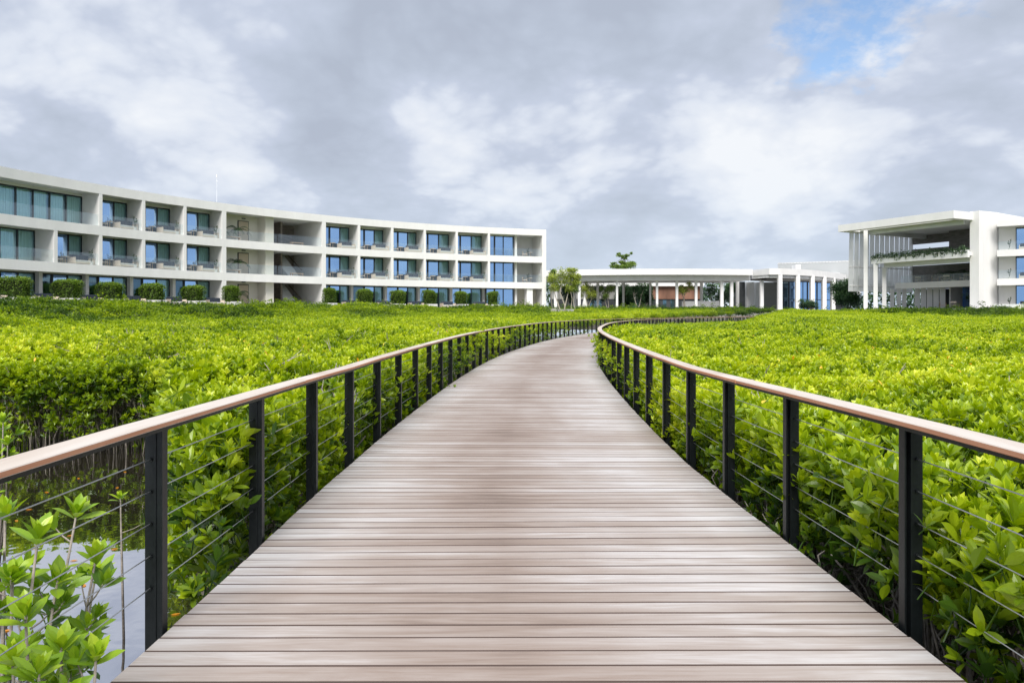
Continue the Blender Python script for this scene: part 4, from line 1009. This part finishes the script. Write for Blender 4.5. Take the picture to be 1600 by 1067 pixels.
def scatter(n_per,ymin,ymax,kinds,layers,sc,edge=True):
    out=[]
    A=[(-.78*ymax-5,.78*ymax+5)]
    x0,x1=A[0]; N=int((x1-x0)*(ymax-ymin)*n_per); x=nr.uniform(x0,x1,N); y=nr.uniform(ymin,ymax,N)
    wd,side=walkdist(x,y); ok,e=fieldinfo(x,y); cl=inpoly(x,y,CLR)
    k=infov(x,y)&ok&(wd>.16+ .04*nr.random(N))&~cl; x,y,wd,side,e=x[k],y[k],wd[k],side[k],e[k]
    cd_=np.where(side<0,polydist(x,y,CLR),9.); edge_=np.minimum(wd,cd_)
    z=canopy(x,y,side,e)
    return x,y,z,wd,side,e,edge_
P_=[];I_=[];R_=[];S_=[];T_=[]
def emit(x,y,z,idx,tilt,sc,tint,az=None):
    n=len(x); az=nr.uniform(0,6.28,n) if az is None else az
    P_.append(np.c_[x,y,z]); I_.append(idx); R_.append(np.c_[tilt*np.cos(az),tilt*np.sin(az),nr.uniform(0,6.28,n)]); S_.append(sc); T_.append(np.clip(tint,.03,.97))
def holes(x,y,side):      # dark pockets, more on the left
    h=vn(x,y,1.7,8)+.4*vn(x,y,.6,9)
    return h<np.where(side<0,.50,.26)
# near: top layers of single sprigs
for lay in range(4):
    x,y,z,wd,side,e,ed=scatter(38,-1.,17,None,0,1); n=len(x)
    hl=holes(x,y,side)&(y>3); keep=~(hl&(nr.random(n)<.8)); x,y,z,wd,side,e,ed=[a[keep] for a in (x,y,z,wd,side,e,ed)]; n=len(x)
    edrop=np.clip(1-ed/.45,0,1)**2*.25
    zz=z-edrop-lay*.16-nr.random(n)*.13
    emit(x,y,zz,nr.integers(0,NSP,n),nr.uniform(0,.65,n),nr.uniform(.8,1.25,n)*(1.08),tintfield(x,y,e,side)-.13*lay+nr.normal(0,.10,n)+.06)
# near: flanks along the walk and the clearing
for rep in range(3):
    x,y,z,wd,side,e,ed=scatter(80,-1.,17,None,0,1); k=ed<.6; x,y,z,wd,side,e,ed=[a[k] for a in (x,y,z,wd,side,e,ed)]; n=len(x)
    lo=np.where(side>0,np.where(y<10,-.42,-.7),np.where(wd<.8,-.70,-1.1))+.45*vn(x,y,1.1,6); zz=lo+(z-lo)*nr.random(n)**.8
    fall=(z-zz)
    k=nr.random(n)<np.where(side>0,np.clip(.85-.55*fall,.07,1),np.clip(1.1-.25*fall,.4,1.1))*.9; x,y,zz,side,e,fall=[a[k] for a in (x,y,zz,side,e,fall)]; n=len(x)
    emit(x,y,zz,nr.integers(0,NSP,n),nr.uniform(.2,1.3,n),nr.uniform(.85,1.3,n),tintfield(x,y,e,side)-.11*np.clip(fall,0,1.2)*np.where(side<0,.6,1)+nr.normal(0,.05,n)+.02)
# mid field
for lay in range(2):
    x,y,z,wd,side,e,ed=scatter(9 if lay else 13,17,34,None,0,1); n=len(x)
    hl=holes(x,y,side); k=~(hl&(nr.random(n)<.72)&(side<0)); x,y,z,wd,side,e,ed=[a[k] for a in (x,y,z,wd,side,e,ed)]; n=len(x)
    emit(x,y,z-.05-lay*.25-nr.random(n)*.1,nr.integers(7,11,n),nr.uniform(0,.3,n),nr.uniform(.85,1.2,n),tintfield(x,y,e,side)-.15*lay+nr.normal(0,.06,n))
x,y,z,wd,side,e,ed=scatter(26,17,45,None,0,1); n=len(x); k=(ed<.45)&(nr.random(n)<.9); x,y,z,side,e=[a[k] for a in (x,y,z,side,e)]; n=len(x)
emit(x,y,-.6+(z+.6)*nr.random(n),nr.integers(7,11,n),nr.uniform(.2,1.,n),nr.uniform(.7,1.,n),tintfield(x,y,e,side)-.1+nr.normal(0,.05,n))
# loose single sprigs poking out of the mid field
x,y,z,wd,side,e,ed=scatter(7,17,48,None,0,1); n=len(x)
emit(x,y,z+nr.uniform(-.05,.12,n),nr.integers(0,NSP,n),nr.uniform(0,.5,n),nr.uniform(.9,1.4,n),tintfield(x,y,e,side)+nr.normal(.04,.12,n))
# far field
x,y,z,wd,side,e,ed=scatter(1.45,33,125,None,0,1); n=len(x); k=wd>.75; x,y,z,side,e,wd=[a[k] for a in (x,y,z,side,e,wd)]; n=len(x)
k=~((side>0)&(wd<2.4)&(y>55)&(y<112)&(nr.random(n)<.75)); x,y,z,side,e=[a[k] for a in (x,y,z,side,e)]; n=len(x)
emit(x,y,z-.02+.25*(vn(x,y,1.4,12)-.5),nr.integers(11,15,n),nr.uniform(0,.16,n),nr.uniform(.8,1.25,n),tintfield(x,y,e,side)+nr.normal(0,.035,n))
x,y,z,wd,side,e,ed=scatter(1.6,33,125,None,0,1); n=len(x)
k=(wd>.45)&((wd<1.5)|(e<2.6)); k&=~((side>0)&(y>55)&(y<112)&(nr.random(n)<.6)); x,y,z,side,e=[a[k] for a in (x,y,z,side,e)]; n=len(x)
emit(x,y,z-nr.random(n)*1.4,nr.integers(7,11,n),nr.uniform(0,.9,n),nr.uniform(1.,1.6,n),tintfield(x,y,e,side)-.05+nr.normal(0,.05,n))
# broken, bushy skyline towards the buildings
x,y,z,wd,side,e,ed=scatter(.9,48,125,None,0,1); n=len(x); k=(e<13)&(wd>.8)&(nr.random(n)<.9); x,y,z,side,e=[a[k] for a in (x,y,z,side,e)]; n=len(x)
emit(x,y,z+.1+1.1*nr.random(n)*np.clip(vn(x,y,3,14)-.3,0,1)*1.4,nr.integers(7,11,n),nr.uniform(0,.4,n),nr.uniform(.9,1.6,n),tintfield(x,y,e,side)+nr.normal(-.02,.06,n))
# yellowed and orange leaves: a few sprigs turned right up
x,y,z,wd,side,e,ed=scatter(.55,2,30,None,0,1); n=len(x)
P=np.vstack(P_); 
foliage=instancer('mangrove_foliage',P,np.concatenate(I_),np.vstack(R_),np.concatenate(S_),np.concatenate(T_),lc,kind='stuff',label='dense bright green mangrove foliage filling the wetland on both sides of the boardwalk',cat='mangroves')
print('sprigs',len(P))
# roots and bare stems
x,y,z,wd,side,e,ed=scatter(9,-1,22,None,0,1); n=len(x); k=(wd>.66)&((ed>.5)|(side>0))&((ed<1.5)|(nr.random(n)<.25))&((side>0)|(nr.random(n)<.35)); x,y,z,ed,side=[a[k] for a in (x,y,z,ed,side)]; n=len(x)
sc=np.clip((z-ZW)/1.75,.7,1.25)*nr.uniform(.85,1.08,n)
x2,y2,z2,wd2,side2,e2_,ed2=scatter(.9,22,60,None,0,1); k=(wd2>.9)&((ed2<1.6)|((side2<0)&(nr.random(len(x2))<.15))); x2,y2,z2=[a[k] for a in (x2,y2,z2)]; n2=len(x2)
x3,y3,z3,wd3,side3,e3_,ed3=scatter(9,-1,13,None,0,1); k=(side3>0)&(wd3>.42)&(wd3<.95); x3,y3=x3[k],y3[k]; n3=len(x3)
x2=np.r_[x2,x3]; y2=np.r_[y2,y3]; 
Pr=np.vstack([np.c_[x,y,np.full(n,ZW)],np.c_[x2,y2,np.r_[np.full(n2,ZW),np.full(n3,ZW+.28)]]]); nn=n+n2+n3
instancer('mangrove_roots',Pr,nr.integers(0,6,nn),np.c_[nr.uniform(-.12,.12,nn),nr.uniform(-.12,.12,nn),nr.uniform(0,6.28,nn)],np.r_[sc,nr.uniform(1.,1.35,n2),nr.uniform(.62,.74,n3)],np.zeros(nn),rc,kind='stuff',label='tangle of grey prop roots and stems under the mangrove leaves',cat='roots')
# dark far-off wood closing the view behind the pavilion and the terrace building
b=MB()
for k in range(15000):
    xq=rnd.uniform(-10,120); yq=rnd.uniform(166,172)+max(0,0)*1; h=5.6+1.6*math.sin(xq*.31)+1.2*math.sin(xq*.83+1)
    z_=1.4+h*rnd.random()**.8; leafquad(b,(xq,yq,z_),rvec(),.55,rnd.uniform(.5,1.0),min(.99,max(.02,.1+.5*z_/8+rnd.uniform(-.25,.25))))
b.build('distant_wood',TREED,None,kind='stuff',label='dark far-off wood behind the pavilion',cat='trees')
# scattered orange and yellow dying leaves on the canopy
b=MB(); x,y,z,wd,side,e,ed=scatter(.42,5,34,None,0,1)
for i in range(len(x)):
    for j in range(1): leaf(b,(x[i],y[i],z[i]+.02),rvec()+Vector((0,0,.5)),Vector((0,0,1)),.10,.045,rnd.random(),4)
for i in range(60):
    xx,yy=rnd.uniform(-8,-1.9),rnd.uniform(3,14)
    leaf(b,(xx,yy,ZW+.006),Vector((rnd.uniform(-1,1),rnd.uniform(-1,1),0)),Vector((0,0,1)),.09,.04,rnd.random()*.2,4,.05,0)
b.build('yellowed_leaves',leafmat('yellowed_leaf',[(0,(.85,.30,.03)),(.5,(.85,.50,.04)),(1,(.75,.65,.08))],trans=.3),None,kind='stuff',label='scattered orange and yellow dying leaves on the mangroves',cat='leaves')
# bare grey twigs sticking out of the left canopy
b=MB(); x,y,z,wd,side,e,ed=scatter(.6,6,55,None,0,1); k=(side<0)|(nr.random(len(x))<.2); x,y,z=x[k],y[k],z[k]
for i in range(len(x)):
    c=Vector((x[i],y[i],z[i]-.15)); a=rvec(); a.z=abs(a.z)*.5+.15; L_=rnd.uniform(.2,.5)
    e_=c+a.normalized()*L_; b.tube([c,c.lerp(e_,.5)+rvec()*.05,e_],[.012,.009,.004],4)
    m_=c.lerp(e_,.55); b.tube([m_,m_+(a.normalized()+rvec()*.8)*L_*.4],[.008,.003],4)
b.build('bare_twigs',ROOTM,None,kind='stuff',label='bare grey twigs poking out of the mangrove canopy',cat='twigs')
# ---- young mangroves standing in the open water, lower left
def sapling(base,stems_,label,ln=.10,dense=1.):
    t=empty('mangrove_sapling',base,label,'mangrove')
    b=MB(); f=MB()
    B=Vector(base)
    for st in stems_:
        tip=Vector(st[:3])-B; r0=.010; mid=tip*.5+Vector((rnd.uniform(-.06,.06),rnd.uniform(-.06,.06),0)); lowz=0
        b.tube([(rnd.uniform(-.05,.05),rnd.uniform(-.05,.05),-.3),mid,tip],[r0*1.2,r0,.005],6)
        rosette(f,tip,(rnd.uniform(-.3,.3),rnd.uniform(-.3,.1),1),rnd,12,ln*1.15,.64)
        for j in range(int(4*dense)):
            q=tip.lerp(mid,rnd.uniform(.12,.8)); d=Vector((rnd.uniform(-1,1),rnd.uniform(-1,1),rnd.uniform(.2,1))).normalized(); e=q+d*rnd.uniform(.08,.22)
            b.tube([q,q.lerp(e,.5)+Vector((0,0,-.01)),e],[.005,.004,.003],5); rosette(f,e,d+Vector((0,0,.5)),rnd,9,ln,.52+rnd.uniform(-.12,.12))
    b.build('stem',ROOTM,t,smooth=True); f.build('leaves',leafmat('sapling_leaf',[(0,(.03,.075,.012)),(.4,(.10,.22,.02)),(.62,(.25,.42,.022)),(.9,(.48,.62,.04)),(1,(.6,.66,.08))],trans=.3,rough=.32,spec=.55) if 'sapling_leaf' not in bpy.data.materials else bpy.data.materials['sapling_leaf'],t)
    return t
def pt(xp,yp,Y): return (px(xp,Y),Y,pz(yp,Y))
sapling((px(20,3.5),3.5,ZW),[pt(8,800,3.5),pt(60,835,3.3),pt(120,800,3.9),pt(150,870,3.6),pt(20,900,3.3),pt(90,905,3.4),pt(150,895,3.9),pt(40,960,3.1)],'leafy young mangrove in the open water at the lower left edge',.115,1.3)
sapling((px(90,2.95),2.95,ZW),[pt(95,1010,2.95),pt(150,1025,3.0),pt(20,1030,2.9),pt(60,1050,2.8)],'low young mangrove sprouting at the bottom left corner beside the deck',.11,.8)
sapling((px(186,6.6),6.6,ZW),[pt(188,775,6.6)],'small lone mangrove seedling in the water behind the first railing post',.09,.4)
sapling((px(-5,8.5),8.5,ZW),[pt(5,655,8.5),pt(12,690,8.3),pt(-10,720,8.0),pt(2,670,8.7)],'leafy young mangrove at the left edge above the handrail',.12,1.6)
